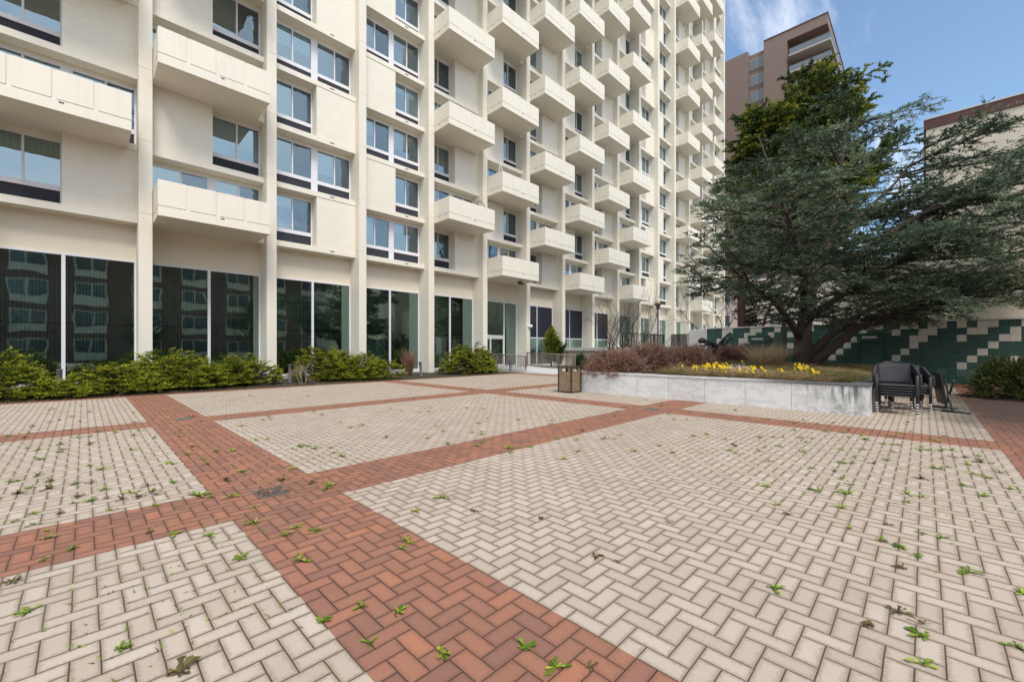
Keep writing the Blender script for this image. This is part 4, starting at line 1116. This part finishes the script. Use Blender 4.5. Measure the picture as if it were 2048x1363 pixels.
# dark conifer with a red-brown trunk just behind the tile wall
dx_ = 25.2; dv = v_at(1482, dx_); dd_ = depth(dx_, -dv)
poly = px_poly([(1425,500),(1440,420),(1480,340),(1540,330),(1600,420),(1610,560),(1590,650),(1500,660),(1488,600),(1470,560)], 1482, dd_, 0)
dt = [rz(0,0), rz(.05,2.5), rz(.0,5), rz(.1,8), rz(.3,10.5)]
dl = [([rz(.9,.5), rz(1.1,2.2), rz(1.5,3.4), rz(2.2,5)], [.1,.08,.06,.02])]
brs = grow([(dt, 1)]+dl, poly, 110, (.8, 2.4), (-.4, .4), (-.5, .1), (2, 3), .15, 12)
ns = dict(step=.022, per=1, L=.15, W=.06, up=.2, spread=.8, jit=.35, tip=.2)
conifer(dt, [.27,.23,.2,.13,.03], brs, [M['bark_red']], M['darkleaf'], 'dark_conifer_tree', 'dark conifer with a straight red brown trunk behind the tile wall', (dx_, -dv, 0), sec=.2, sec_len=(.3, .7), twig_par=ns, tw=.012, extra=dl, tert=.25)

# ------------------------------------------------------------------ leafless shrubs and trees
def bare(name, label, cat, loc, stems, h, spread, mat, gen=4, r0=.035, up=.0, seed=1, group=None, base_r=.15):
    rs = random.Random(seed); root = thing(name, label, cat, loc, 0, group); tk, tw = MB(), MB()
    def rec(p, d, L, r, g):
        pts = [p]; dd = d.copy()
        for k in range(4):
            dd = (dd+Vector((rs.gauss(0, .13), rs.gauss(0, .13), rs.gauss(.03+up, .08)))).normalized(); pts.append(pts[-1]+dd*L/4)
        (tk if g == gen else tw).tube(pts, [r, r*.85, r*.72, r*.6, r*.5], 5 if g >= gen-1 else 3, cap=False)
        if g == 0: return
        for i in range(rs.choice([2, 3, 3])):
            k = rs.choice([2, 3, 4, 4]); s = Vector((rs.gauss(0, 1), rs.gauss(0, 1), rs.gauss(.1, .5))); s = (s-dd*s.dot(dd))
            nd = (dd+s.normalized()*rs.uniform(.35, .8)*spread).normalized()
            rec(pts[k], nd, L*rs.uniform(.55, .8), r*.55, g-1)
    for i in range(stems):
        a = 2*math.pi*i/stems+rs.uniform(-.4, .4); e = rs.uniform(.9, 1.4) if stems > 1 else 1.5
        rec(Vector((base_r*math.cos(a), base_r*math.sin(a), 0)), Vector((math.cos(e)*math.cos(a), math.cos(e)*math.sin(a), math.sin(e))), h*rs.uniform(.34, .46), r0, gen)
    tk.build('stems', mat, root); tw.build('twigs', mat, root); return root
bx = 23.6
bare('bare_shrub', 'leafless grey multi-stemmed shrub in front of the terrace railing', 'shrub', (bx, -v_at(1226, bx), 0), 6, 4.7, .75, M['twig'], 5, .045, .04, 5)
bare('bare_shrub', 'leafless dark twiggy shrub by the stair, right of the grey leafless one', 'shrub', (24.4, -v_at(1272, 24.4), 0), 7, 4.9, .8, M['twig'], 5, .045, .04, 9)
bare('bare_tree', 'small leafless tree with reddish twigs behind the left end of the tile wall', 'tree', (25.5, -v_at(1428, 25.5), 0), 3, 5.6, 1.15, M['twig'], 5, .07, .0, 21)
bare('bare_tree', 'leafless dark sapling between the red trunk and the cedar', 'tree', (26.5, -v_at(1515, 26.5), 0), 3, 5.6, .9, M['twig'], 4, .05, .0, 33)
bare('bare_shrub', 'tiny leafless plum coloured shrub beside the olive shrub at the right edge', 'shrub', (15.8, -23.6, 0), 6, 1.5, .8, M['twig'], 3, .012, .05, 3)
bare('dead_branches', 'bleached dead juniper branches beside a bollard light', 'dead branches', world(606, 17.0), 5, 1.1, 1.5, M['deadwood'], 3, .024, -.03, 17, base_r=.1)

# ------------------------------------------------------------------ junipers in the long bed
def at_bed(px, v): return (x_at(px, v), -v, 0)
jun = [ # px, v, rx, ry, h, label
 (-15, 2.6, 1.05, 1.0, 1.12, 'tall golden green juniper cut off by the left edge'),
 (120, 3.05, .85, .75, .42, 'low creeping juniper in front of the first bollard light'),
 (335, 1.9, 1.35, 1.3, 1.12, 'tallest golden green juniper mound between the first two columns'),
 (245, 2.75, 1.15, 1.0, .78, 'lower golden juniper spilling onto the red edging before the first column'),
 (425, 2.3, 1.25, 1.2, .9, 'broad golden juniper below the second lobby window'),
 (492, 1.9, 1.1, .95, .95, 'golden juniper with rusty sprigs beside the second bollard light'),
 (655, 1.7, 1.35, 1.3, 1.18, 'high golden juniper behind the bleached branches'),
 (725, 2.35, 1.5, 1.25, .95, 'wide golden juniper left of the dry vertical shrub'),
 (940, 2.1, 1.75, 1.5, 1.38, 'rounded golden juniper alone beside the ramp railing')]
def plume_shrub(name, label, cat, loc, rx, ry, h, leaf, n, group=None, L=.05, W=.019, pl=(.22, .44), wild=.2, seed=0):
    """spreading juniper: feathery plumes layered over a mound, with dark gaps between them"""
    root = thing(name, label, cat, loc, 0, group); ph = U(0, 6.28, 4)
    az = U(0, 2*math.pi, n); e = np.arcsin(U(.02, 1, n)**1.0*.98)
    lump = 1+wild*np.sin(az*2+ph[0])*np.cos(e*3+ph[1])+wild*.6*np.sin(az*5+ph[2])+RNG.normal(0, .07, n)
    tip = np.stack([np.cos(e)*np.cos(az)*rx, np.cos(e)*np.sin(az)*ry, np.sin(e)*h], 1)*lump[:, None]; tip[:, 2] = np.maximum(tip[:, 2], .06+U(0, .12, n))
    out = np.stack([np.cos(az), np.sin(az), np.zeros(n)], 1); el = U(-.05, .4, n)+.25*np.sin(e)
    d = nrm(out*np.cos(el)[:, None]+np.array([0, 0, 1.0])*np.sin(el)[:, None]+RNG.normal(0, .22, (n, 3))); ln_ = U(pl[0], pl[1], n)
    st = tip-d*ln_[:, None]*.8; st[:, 2] = np.maximum(st[:, 2], .03)
    stem = MB()
    for k in range(n):
        if k % 2 == 0: stem.tube([st[k]*np.array([.1, .1, .0]), st[k]*np.array([.6, .6, .8]), st[k]+d[k]*ln_[k]*.8], [.011, .008, .003], 3, cap=False)
    m = 13; ix = np.repeat(np.arange(n), m); f = np.tile(np.linspace(.12, 1, m), n)+RNG.normal(0, .03, n*m)
    s2 = st[ix]+d[ix]*(f*ln_[ix])[:, None]; s2[:, 2] += .05*np.sin(f*2.5)*ln_[ix]
    side = nrm(np.cross(d[ix], np.array([0, 0, 1.0]))); sg = np.tile(np.where(np.arange(m) % 2 == 0, 1, -1), n)[:, None]
    d2 = nrm(d[ix]*.8+side*sg*U(.4, 1.0, n*m)[:, None]+np.array([0, 0, 1.0])*U(-.05, .45, n*m)[:, None])
    l2 = U(.10, .22, n*m)*(1.15-.6*np.clip(f, 0, 1)); bt = U(-.05, .25, n)[ix]+.62*np.clip(f, 0, 1)**1.4
    lv = Leaves(); lv.twigs(s2, d2, l2, .011, 1, L, W, .35, .65, .25, tip=.3, tpl=np.clip(bt, 0, 1))
    stem.build('stems', M['twig'], root); place('foliage', lv.mesh('foliage', M[leaf]), root); return root
for i, (px, v, rx, ry, h, lab) in enumerate(jun):
    plume_shrub('juniper', lab, 'shrub', at_bed(px, v), rx, ry, h, 'juniper', int(360*max(.75, rx*ry)), 'golden junipers along the lobby front')
# dry upright bundle
r = thing('dry_shrub', 'dry brown upright bundle of stems against the lobby glass', 'shrub', at_bed(818, 1.5)); lv = Leaves(); n = 900
a = U(0, 6.28, n); rr = U(0, .32, n)**1.0; st_ = np.stack([rr*np.cos(a)*.5, rr*np.sin(a)*.5, U(.0, .25, n)], 1)
lv.blades(st_, np.stack([np.cos(a)*rr*.9, np.sin(a)*rr*.9, np.ones(n)], 1), U(.6, 1.55, n), .013, .22, 4, (.0, .7)); place('stems', lv.mesh('stems', M['dryred']), r)
# small columnar conifer behind the ramp, evergreen seedlings
def column_conifer(name, label, loc, h, r, leaf, n=260, group=None):
    root = thing(name, label, 'tree', loc, 0, group); q = MB(); q.tube([(0,0,0), (0,0,h*.5), (.03,0,h*.96)], [.05,.035,.008], 6); q.build('trunk', M['bark'], root)
    lv = Leaves(); z = U(.03, .97, n)**.9*h; a = U(0, 6.28, n); prof = r*np.sin(np.pi*np.clip(z/h*.8+.2, 0, 1))**.8*(1-(z/h)**3*.7)*U(.65, 1.1, n)
    s0 = np.stack([np.zeros(n), np.zeros(n), z*.93], 1); d = np.stack([np.cos(a)*prof, np.sin(a)*prof, prof*.9+.12], 1)
    s1 = s0+d*.35; lv.twigs(s1, d, np.linalg.norm(d, axis=1)*.75+.1, .010, 1, .11, .04, .6, .6, .3, tip=.35, tpl=U(.15, .55, n))
    place('crown', lv.mesh('crown', M[leaf]), root); return root
column_conifer('columnar_conifer', 'narrow bright green conifer behind the ramp railing', (22.0, -v_at(1103, 22.0), 0), 3.15, .62, 'juniper', 330)
column_conifer('columnar_conifer', 'lower bushy half of a second conifer leaning beside the narrow one', (22.6, -v_at(1117, 22.6), 0), 1.95, .6, 'darkleaf', 240)
for px, x, lab in ((1163, 21.2, 'small dark evergreen bush left of the pair by the ramp end'), (1190, 21.6, 'small dark evergreen bush right of the pair by the ramp end')):
    mound('small_bush', lab, 'shrub', (x, -v_at(px, x), 0), .55, .5, .85, 'darkleaf', n=170, step=.016, L=.09, W=.035, tint=(.2, .7), tip=.3, group='small evergreen bushes by the ramp')

# evergreens in front of the opposite building (they show in the lobby glass)
for i, (x, y, s_) in enumerate(((-9, -38, 3.2), (3, -40, 2.6), (13, -37, 3.6), (27, -39, 3.0))):
    column_conifer('columnar_conifer', 'evergreen %s in front of the brick building across the plaza' % ('at the far left end', 'left of its middle', 'tallest of the row', 'at the right end')[i], (x, y, 0), 2.2*s_, .8*s_, 'darkleaf', 240)

# ------------------------------------------------------------------ planting in the raised planter
for (x, v, rx, ry, h, lab, leaf) in (
  (10.35, 13.5, .95, 1.05, .62, 'russet dry mound of fine twigs spilling over the planter corner by the bin', 'dryred'),
  (11.6, 13.9, 1.2, 1.2, .78, 'tallest russet dry mound in the planter, behind the corner one', 'dryred'),
  (12.2, 15.0, 1.15, 1.0, .68, 'russet dry mound nearest the bronze sculpture', 'dryred'),
  (14.2, 14.3, .9, .9, .6, 'dark plum twiggy shrub below the bronze sculpture', 'dryplum'),
  (15.2, 15.0, .8, .8, .5, 'dark plum twiggy shrub behind the tall dry grass', 'dryplum'),
  (15.5, 15.55, .6, .6, .62, 'small russet shrub left of the cedar trunk', 'dryred')):
    mound('dry_shrub', lab, 'shrub', (x, -v, pz(x, v)-.05), rx, ry, h, leaf, n=420, bark='twig', step=.010, L=.085, W=.009, tint=(.2, .75), tip=.2, up=.25, tlen=(.15, .42), wild=.1, low=.05, group='dry shrubs in the planter', el=(-.05, 1.35))
def pl(px, py, z=.8): return ground(px, py, z)
gx_, gy_ = pl(1533, 738, .78)
r = thing('ornamental_grass', 'tall arching straw coloured grass tuft in the planter', 'grass tuft', (gx_+.5, gy_+.2, pz(gx_+.5, -gy_-.2))); lv = Leaves(); n = 1300
a = U(0, 6.28, n); rr = U(0, .2, n); st_ = np.stack([rr*np.cos(a), rr*np.sin(a), np.zeros(n)], 1); lean = U(0, .75, n)
lv.blades(st_, np.stack([np.cos(a)*lean+.12*RGT[0], np.sin(a)*lean+.12*RGT[1], np.ones(n)], 1), U(.55, 1.3, n), .013, .45, 5, (.1, .9)); place('blades', lv.mesh('blades', M['straw']), r)
# half dry lilyturf over the bed
lv = Leaves(); cl = []
for i in range(620):
    x, v = random.uniform(9.95, 17.5), random.uniform(14.2, 19.6)
    if x < 12.6 and v < 15.2: continue
    if (x-cx_)**2+(v-cvv)**2 < .2: continue
    cl.append((x, v))
cl = np.array(cl); per = 90; C_ = np.repeat(cl, per, 0); n = len(C_); a = U(0, 6.28, n); ln_ = U(.25, .6, n)
zb = np.array([pz(x, v) for x, v in cl]); st_ = np.stack([C_[:, 0]+RNG.normal(0, .045, n), -C_[:, 1]+RNG.normal(0, .045, n), np.repeat(zb, per)-.01], 1); le = U(.1, 1.1, n)
dry = np.repeat(np.clip(.5+.35*np.sin(cl[:, 0]*1.7+cl[:, 1]*.9)+RNG.normal(.15, .3, len(cl)), 0, 1.3), per)
lv.blades(st_, np.stack([np.cos(a)*le, np.sin(a)*le, np.ones(n)], 1), ln_, .012, .95, 3, (0, .25))
lv.T[-3:] = [np.clip(q+np.repeat(dry*.75, 4), 0, 1) for q in lv.T[-3:]]
tag(place('lilyturf', lv.mesh('lilyturf', M['liriope'])), 'half dry lilyturf covering the raised planter', 'ground cover', kind='stuff')
# daffodils
def daffodil(seed):
    rs = random.Random(seed); q = MB()
    for i in range(9):
        a = rs.uniform(0, 6.28); b_ = rs.uniform(.02, .07); h = rs.uniform(.14, .24); w_ = .010
        q.quad([(-w_*math.sin(a), w_*math.cos(a), 0), (w_*math.sin(a), -w_*math.cos(a), 0), (b_*math.cos(a)+w_*.4*math.sin(a), b_*math.sin(a)-w_*.4*math.cos(a), h), (b_*math.cos(a)-w_*.4*math.sin(a), b_*math.sin(a)+w_*.4*math.cos(a), h)])
    for f_ in range(2):
        ox, oy, h = rs.gauss(0, .03), rs.gauss(0, .03), rs.uniform(.17, .27); az = rs.uniform(2.6, 5.2)
        q.tube([(ox*.3, oy*.3, 0), (ox, oy, h*.9), (ox+.012*math.cos(az), oy+.012*math.sin(az), h)], .0035, 4, cap=False)
        c = Vector((ox+.02*math.cos(az), oy+.02*math.sin(az), h)); fd = Vector((math.cos(az)*.85, math.sin(az)*.85, .35)).normalized(); s1 = fd.orthogonal().normalized(); s2 = fd.cross(s1)
        for k in range(6):
            t_ = k*math.pi/3; e = s1*math.cos(t_)+s2*math.sin(t_); g = s1*math.cos(t_+1.57)+s2*math.sin(t_+1.57)
            q.quad([c, c+e*.022+g*.014, c+e*.045+fd*.004, c+e*.022-g*.014], 1)
        b = [c+(s1*math.cos(k)+s2*math.sin(k))*.011 for k in np.linspace(0, 6.283, 7)]; t2 = [p+fd*.024+(p-c)*.35 for p in b]
        for k in range(6): q.quad([b[k], b[k+1], t2[k+1], t2[k]], 1)
    return q.mesh('daffodil', [M['darkgreen_leaf'], M['petal']])
M['darkgreen_leaf'] = basic('daffodil_leaf', (.05, .10, .03), .6, .2, 20)
dm = [daffodil(i) for i in range(6)]; rs = random.Random(2); nd = 0
for (xa, xb, ya, yb, cnt, lab) in ((1385, 1470, 733, 748, 62, 'yellow daffodil in the long drift along the planter edge'), (1470, 1552, 738, 757, 58, 'yellow daffodil in the drift below the tall straw grass'), (1552, 1588, 743, 757, 12, 'yellow daffodil scattered between the drift and the cedar patch'), (1586, 1634, 735, 752, 34, 'yellow daffodil in the small patch before the cedar trunk'), (1340, 1372, 722, 730, 8, 'yellow daffodil at the foot of the russet mounds'), (1400, 1500, 722, 730, 22, 'yellow daffodil in the far thin row below the sculpture')):
    for i in range(cnt):
        t_ = rs.random(); px = xa+(xb-xa)*t_; py = ya+(yb-ya)*(t_*.5+rs.uniform(0, .5)) if cnt > 30 else rs.uniform(ya, yb)
        x, y = ground(px, py, .80 if cnt > 30 or cnt == 12 else .98); v = -y
        if not (PX0+.4 < x < PX1-.5 and PV0+.4 < v < PV1-.3): continue
        nd += 1; o = place('daffodil', dm[rs.randrange(6)], None, (x, y, pz(x, v)-.01), rs.uniform(-.6, .6)); s_ = rs.uniform(.6, .95); o.scale = (s_*.8, s_*.8, s_*1.25)
        tag(o, lab, 'flower', 'daffodils in the raised planter')
print('daffodils', nd)
lv = Leaves(); n = 700; px_ = U(1455, 1500, n); p = np.array([ground(a, b, .92) for a, b in zip(px_, U(723, 733, n))]); zz_ = U(.78, .9, n)
lv.add(np.stack([p[:, 0], p[:, 1], zz_], 1), RNG.normal(0, 1, (n, 3)), RNG.normal(0, 1, (n, 3)), U(.03, .06, n), U(.02, .04, n), U(0, 1, n)); tag(place('violet_flowers', lv.mesh('violet_flowers', M['violet'])), 'pale violet flower carpet between the daffodils and the shrubs', 'flowers', kind='stuff')
lv = Leaves(); n = 500; x_ = U(21, 23, n); v_ = U(3.2, 5.6, n)
lv.add(np.stack([x_, -v_, U(.1, .22, n)], 1), RNG.normal(0, 1, (n, 3)), RNG.normal(0, 1, (n, 3)), U(.04, .08, n), U(.03, .05, n), U(0, 1, n)); tag(place('yellow_flowers', lv.mesh('yellow_flowers', M['petal'])), 'yellow flower bed at the end of the ramp', 'flowers', kind='stuff')
# right edge: olive shrub and lilyturf
sx_, sy_ = ground(2040, 798); mound('olive_shrub', 'rounded olive green shrub at the right edge of the plaza', 'shrub', (sx_+.1, sy_, 0), .95, .95, 1.0, 'olive', n=420, step=.012, L=.06, W=.028, tint=(.1, .6), tip=.35, up=.4)
lv = Leaves(); n = 5200; x_ = U(11.5, 18.5, n); v_ = U(23.2, 26.5, n)+np.abs(x_-14.5)*.06; a = U(0, 6.28, n); le = U(.3, 1.0, n)
lv.blades(np.stack([x_, -v_, np.zeros(n)], 1), np.stack([np.cos(a)*le, np.sin(a)*le, np.ones(n)], 1), U(.12, .36, n), .014, .9, 3, (0, .55)); tag(place('lilyturf', lv.mesh('lilyturf', M['liriope'])), 'green lilyturf round the olive shrub at the right edge', 'ground cover', kind='stuff')
lv = Leaves(); n = 2600; x_ = U(-4, 16, n); v_ = U(3.2, 3.95, n); a = U(0, 6.28, n); le = U(.3, 1.2, n)
lv.blades(np.stack([x_, -v_, np.zeros(n)], 1), np.stack([np.cos(a)*le, np.sin(a)*le, np.ones(n)], 1), U(.06, .2, n), .012, .9, 3, (.1, .7)); tag(place('bed_grass', lv.mesh('bed_grass', M['liriope'])), 'thin straw and grass along the edge of the juniper bed', 'grass', kind='stuff')

# ------------------------------------------------------------------ weeds in the joints
def weed_mesh(seed, mat, big):
    rs = random.Random(seed); q = Leaves(); V, T = [], []
    nl = rs.randint(12, 17) if big else rs.randint(8, 12)
    for i in range(nl):
        a = i*2.4+rs.uniform(-.9, .9); L = rs.choice([rs.uniform(.02, .05), rs.uniform(.04, .09)])*(1.0 if big else .72); e0 = rs.choice([rs.uniform(.05, .5), rs.uniform(.4, 1.3)]); w_ = L*rs.uniform(.11, .17); t0 = rs.uniform(.05, .95)
        d = np.array([math.cos(a), math.sin(a), 0]); s = np.array([-math.sin(a), math.cos(a), 0]); prev = None; pts = []
        for k in range(5):
            t_ = k/4; c = d*L*(t_*math.cos(e0)+.1*t_)+np.array([0, 0, L*(math.sin(e0)*t_-.55*t_*t_*math.sin(e0))+.004])
            ww = w_*[.2, .55, .8, 1.1, .1][k]*(1+(.3 if k % 2 else -.2)); pts.append((c-s*ww+np.array([0,0,ww*.3]), c, c+s*ww+np.array([0,0,ww*.3])))
        for k in range(4):
            for m_ in range(2): V += [pts[k][m_], pts[k][m_+1], pts[k+1][m_+1], pts[k+1][m_]]; T += [t0+.1*m_]*4
    if rs.random() < .35:   # grit and roots at the crown
        for k in range(10):
            p = np.array([rs.gauss(0, .015), rs.gauss(0, .015), .004]); V += [p, p+[.01,.002,.004], p+[.012,.008,.001], p+[.002,.01,.002]]; T += [0]*4
    q.V = [np.array(V)]; q.T = [np.array(T)]; return q.mesh('weed', M[mat])
WG = [weed_mesh(i, 'weed', False) for i in range(5)]; WGB = [weed_mesh(20+i, 'weed', True) for i in range(5)]; WR = [weed_mesh(40+i, 'weed_red', False) for i in range(4)]; WRB = [weed_mesh(60+i, 'weed_red', True) for i in range(3)]
A = [(55,1225,2),(640,1245,2),(238,1297,2),(486,1115,2),(600,1120,2),(760,1275,1),(725,1212,1),(798,1225,1),(808,1083,2),(803,1097,1),(1050,1297,2),(1118,1331,2),(870,1320,1),(360,1345,-2),(1188,1327,-1),(880,997,2),(833,1023,1),(1240,870,1),(1155,880,1),(1128,917,1),(660,965,1),(655,975,1),(600,893,2),(585,898,1),(1190,1113,-1),(1082,1037,-1),(955,1018,-1),(1224,1127,-1)]
B8 = [(210,175),(43,220),(110,255),(415,258),(560,230),(630,225),(600,180),(640,180),(780,185),(752,205),(850,155),(930,158),(960,178),(1040,188,2),(1175,175),(1215,160),(1265,155),(1355,190),(1435,175),(1170,215),(1215,222),(1310,225),(1310,245),(1360,243),(1410,245),(1465,243),(1525,278,-1),(1580,270),(1475,280,-1),(1420,283),(1600,300,-2),(1660,305),(1545,315),(1690,350),(1635,375,2),(1565,355),(1435,322),(1375,330,2),(1315,380,-2),(1150,290,2),(1085,308,-1),(990,275),(970,303),(915,303),(780,328),(895,335),(570,300),(550,420),(815,440,2),(975,412),(955,455,2),(930,378),(920,520),(620,500),(660,550,-1),(1520,415),(1735,428),(1610,465),(1245,460),(1255,495),(1320,470),(965,625),(1130,680),(1225,715,2),(1305,762,2),(1415,658,2),(1320,638),(1550,835,2),(1220,800,-1),(1145,600,-1),(600,915),(1325,1165,2),(1320,1280),(1770,1190),(95,595,-1),(1325,1085,-1),(1050,1090,-1),(1200,1030,-1),(1805,940)]
B7 = [(165,450,2),(235,420,2),(365,388,-2),(35,545),(45,595,-2),(130,565),(155,517,-1),(230,565,-2),(200,540,-1),(320,545),(365,548,-1),(305,605,-2),(370,622,2),(300,630),(130,672,2),(230,675,-2),(130,718),(75,700),(450,570,2),(435,487),(355,480),(535,588),(565,605,-2),(500,615,-1),(440,608,-1),(645,595,-1),(630,580),(615,558,-1),(690,465),(705,468),(820,600,2),(870,605),(950,605),(655,640),(455,658),(780,595),(720,545),(760,430),(735,355),(875,418),(850,445),(955,415),(870,465),(905,540,-1),(1000,500),(1160,535,-1),(1205,488),(1230,397,2),(1380,420),(1405,437),(1335,560),(1290,545,-1),(1050,645),(1065,708,2),(610,750,-1),(865,765),(720,760),(200,745),(195,775),(275,820),(180,860),(50,950,-2),(1300,745,2),(1180,760),(1220,730)]
spots = [(p[0], p[1], p[2]) for p in A]+[(1300+p[0]/2.421, 800+p[1]/2.421, p[2] if len(p) > 2 else 1) for p in B8]+[(p[0]/2.056, 700+p[1]/2.056, p[2] if len(p) > 2 else 1) for p in B7]
rs = random.Random(9)
for i in range(190):                                   # the far, small ones
    px = rs.uniform(0, 1900); py = rs.uniform(768, 905)
    spots.append((px, py, rs.choice([1, 1, 1, -1])))
def zone(x, v):
    if x < -.95: s_ = 'left'
    elif x < -.05: return 'in the wide red band'
    elif x < 7.05: s_ = 'near' if v > 16.65 else 'middle'
    elif x < 7.85: return 'in the narrow red band before the planter'
    else: s_ = 'far'
    if 10.05 < v < 10.85 or 15.75 < v < 16.65: return 'in a red cross band, %s part of the plaza' % s_
    if v > 21.45: return 'in the red paving at the right'
    return {'left': 'on the beige paving left of the wide red band', 'near': 'on the large beige field nearest the viewer', 'middle': 'on the beige field between the two red cross bands' if v > 10.85 else 'on the beige paving near the juniper bed', 'far': 'on the beige paving beside the planter' if v > 16.65 else 'on the beige paving beyond the planter corner'}[s_]
nw = 0
for px, py, k in spots:
    if py < 757: continue
    x, y = ground(px, py); v = -y
    if v < 4.3 or v > 24 or x > 20: continue
    if PX0-.1 < x < PX1 and PV0-.1 < v < PV1+.1: continue
    # settle into the nearest paver joint
    x = round((x+.05)/.1)*.1-.05 if rs.random() < .5 else x; 
    me = rs.choice(WGB if k == 2 else WRB if k == -2 else WR if k == -1 else WG); s_ = rs.uniform(.8, 1.2)*(1.05 if abs(k) == 2 else 1.2)
    if px < 0: continue
    if py > 1000: s_ *= .78
    o = place('weed', me, None, (x, y, 0), rs.uniform(0, 6.28)); o.scale = (s_, s_, s_*rs.uniform(.8, 1.2)); nw += 1
    tag(o, ('large ' if abs(k) == 2 else 'small ')+('bright green' if k > 0 else 'dull reddish')+' weed '+zone(x, v), 'weed', 'weeds growing in the paving joints')
print('weeds', nw)
# moss and seedling grass rooted along the joints, thickest in a few damp patches
lv = Leaves(); n = 52000; x_ = U(-6, 15, n); v_ = U(5, 21.4, n)
k = RNG.random(n) < .5; gx2 = np.round((x_+.05)/.1)*.1-.05; gv2 = np.round((v_+.05)/.1)*.1-.05
x_ = np.where(k, gx2+RNG.normal(0, .004, n), x_); v_ = np.where(k, v_, gv2+RNG.normal(0, .004, n))
dn = np.sin(x_*.9+1.3)*np.cos(v_*.8-.4)+.6*np.sin(x_*2.1+v_*1.7)+.35*np.sin(x_*5.3-v_*4.1)+.9*((x_ < -1)&(v_ > 11))+.8*((v_ > 18)&(x_ > 3))
m_ = (dn+RNG.normal(0, .25, n)) > .95; x_, v_ = x_[m_], v_[m_]
ii = np.floor((x_+20.05)/.1); jj = np.floor((-v_+60.05)/.1)
n = len(x_); a = U(0, 6.28, n); le = U(.2, 1.3, n)
lv.blades(np.stack([x_, -v_, np.zeros(n)], 1), np.stack([np.cos(a)*le, np.sin(a)*le, np.ones(n)], 1), U(.01, .04, n), .009, .8, 2, (0, .9))
tag(place('joint_moss', lv.mesh('joint_moss', M['weed'])), 'moss and tiny seedlings along the paving joints', 'moss', kind='stuff'); print('moss', n)
# ------------------------------------------------------------------ camera, sky, sun
cam = bpy.data.cameras.new('camera'); co_ = bpy.data.objects.new('camera', cam); COL.objects.link(co_)
cam.sensor_width = 36; cam.lens = F_PX/2048*36; cam.shift_x = 0; cam.shift_y = (CY-681.5)/2048
cam.clip_start = .05; cam.clip_end = 2000
co_.location = (CAM[0], CAM[1], HC); co_.rotation_euler = (R(90), 0, math.atan2(FWD[1], FWD[0])-R(90))
sc.camera = co_

w = bpy.data.worlds.new('World'); sc.world = w; w.use_nodes = True; t = NT(w.node_tree)
bg = w.node_tree.nodes['Background']
SUN_AZ, SUN_EL = R(-114), R(54)      # direction towards the sun, measured from +x
sky = t.n('ShaderNodeTexSky', sky_type='NISHITA'); sky.sun_disc = False
sky.sun_elevation = SUN_EL; sky.sun_rotation = R(90)-SUN_AZ
sky.air_density = 1.0; sky.dust_density = .8; sky.ozone_density = 1.3
tc = t.n('ShaderNodeTexCoord').outputs['Generated']
sx = t.n('ShaderNodeSeparateXYZ', {0: tc})
zz = t.m('ADD', t.m('MAXIMUM', sx.outputs[2], 0.0), .12)
pl = t.n('ShaderNodeCombineXYZ', {0: t.m('DIVIDE', sx.outputs[0], zz), 1: t.m('DIVIDE', sx.outputs[1], zz), 2: 0.0})
mp = t.n('ShaderNodeMapping', {0: pl.outputs[0]}); mp.inputs['Rotation'].default_value = (0, 0, R(-40)); mp.inputs['Scale'].default_value = (.9, 3.6, 1); mp.inputs['Location'].default_value = (5.1, 0.4, 0)
n1 = t.noise(mp.outputs[0], 1.25, 7, .58)
thin = t.m('ADD', .03, t.m('MULTIPLY', t.smooth(n1, .49, .78), .7))
# the half of the sky behind the camera is bright broken overcast: it lights the front softly
back = t.smooth(t.m('ADD', t.m('MULTIPLY', sx.outputs[0], -FWD[0]), t.m('MULTIPLY', sx.outputs[1], -FWD[1])), -.25, .55)
n2 = t.noise(pl.outputs[0], .8, 6, .6)
ov = t.m('MULTIPLY', back, t.smooth(n2, .25, .5))
cl = t.m('MAXIMUM', thin, t.m('MULTIPLY', ov, .75))
skc = t.mix(1.0, sky.outputs[0], (.92, 1.06, 1.10), 'MULTIPLY')
col = t.mix(cl, skc, (8.5, 8.6, 8.9))
t.set(bg.inputs[0], col); bg.inputs[1].default_value = .125

sun = bpy.data.lights.new('sun', 'SUN'); so = bpy.data.objects.new('sun', sun); COL.objects.link(so)
sun.energy = 2.0; sun.angle = R(22); sun.color = (1, .95, .88)
sd = Vector((math.cos(SUN_EL)*math.cos(SUN_AZ), math.cos(SUN_EL)*math.sin(SUN_AZ), math.sin(SUN_EL)))
so.rotation_euler = sd.to_track_quat('Z', 'Y').to_euler(); so.location = (0, -10, 60)

vs = sc.view_settings; vs.view_transform = 'Standard'; vs.look = 'None'; vs.gamma = 1; vs.use_curve_mapping = False; vs.exposure = .62
sc.cycles.max_bounces = 6; sc.cycles.transparent_max_bounces = 12
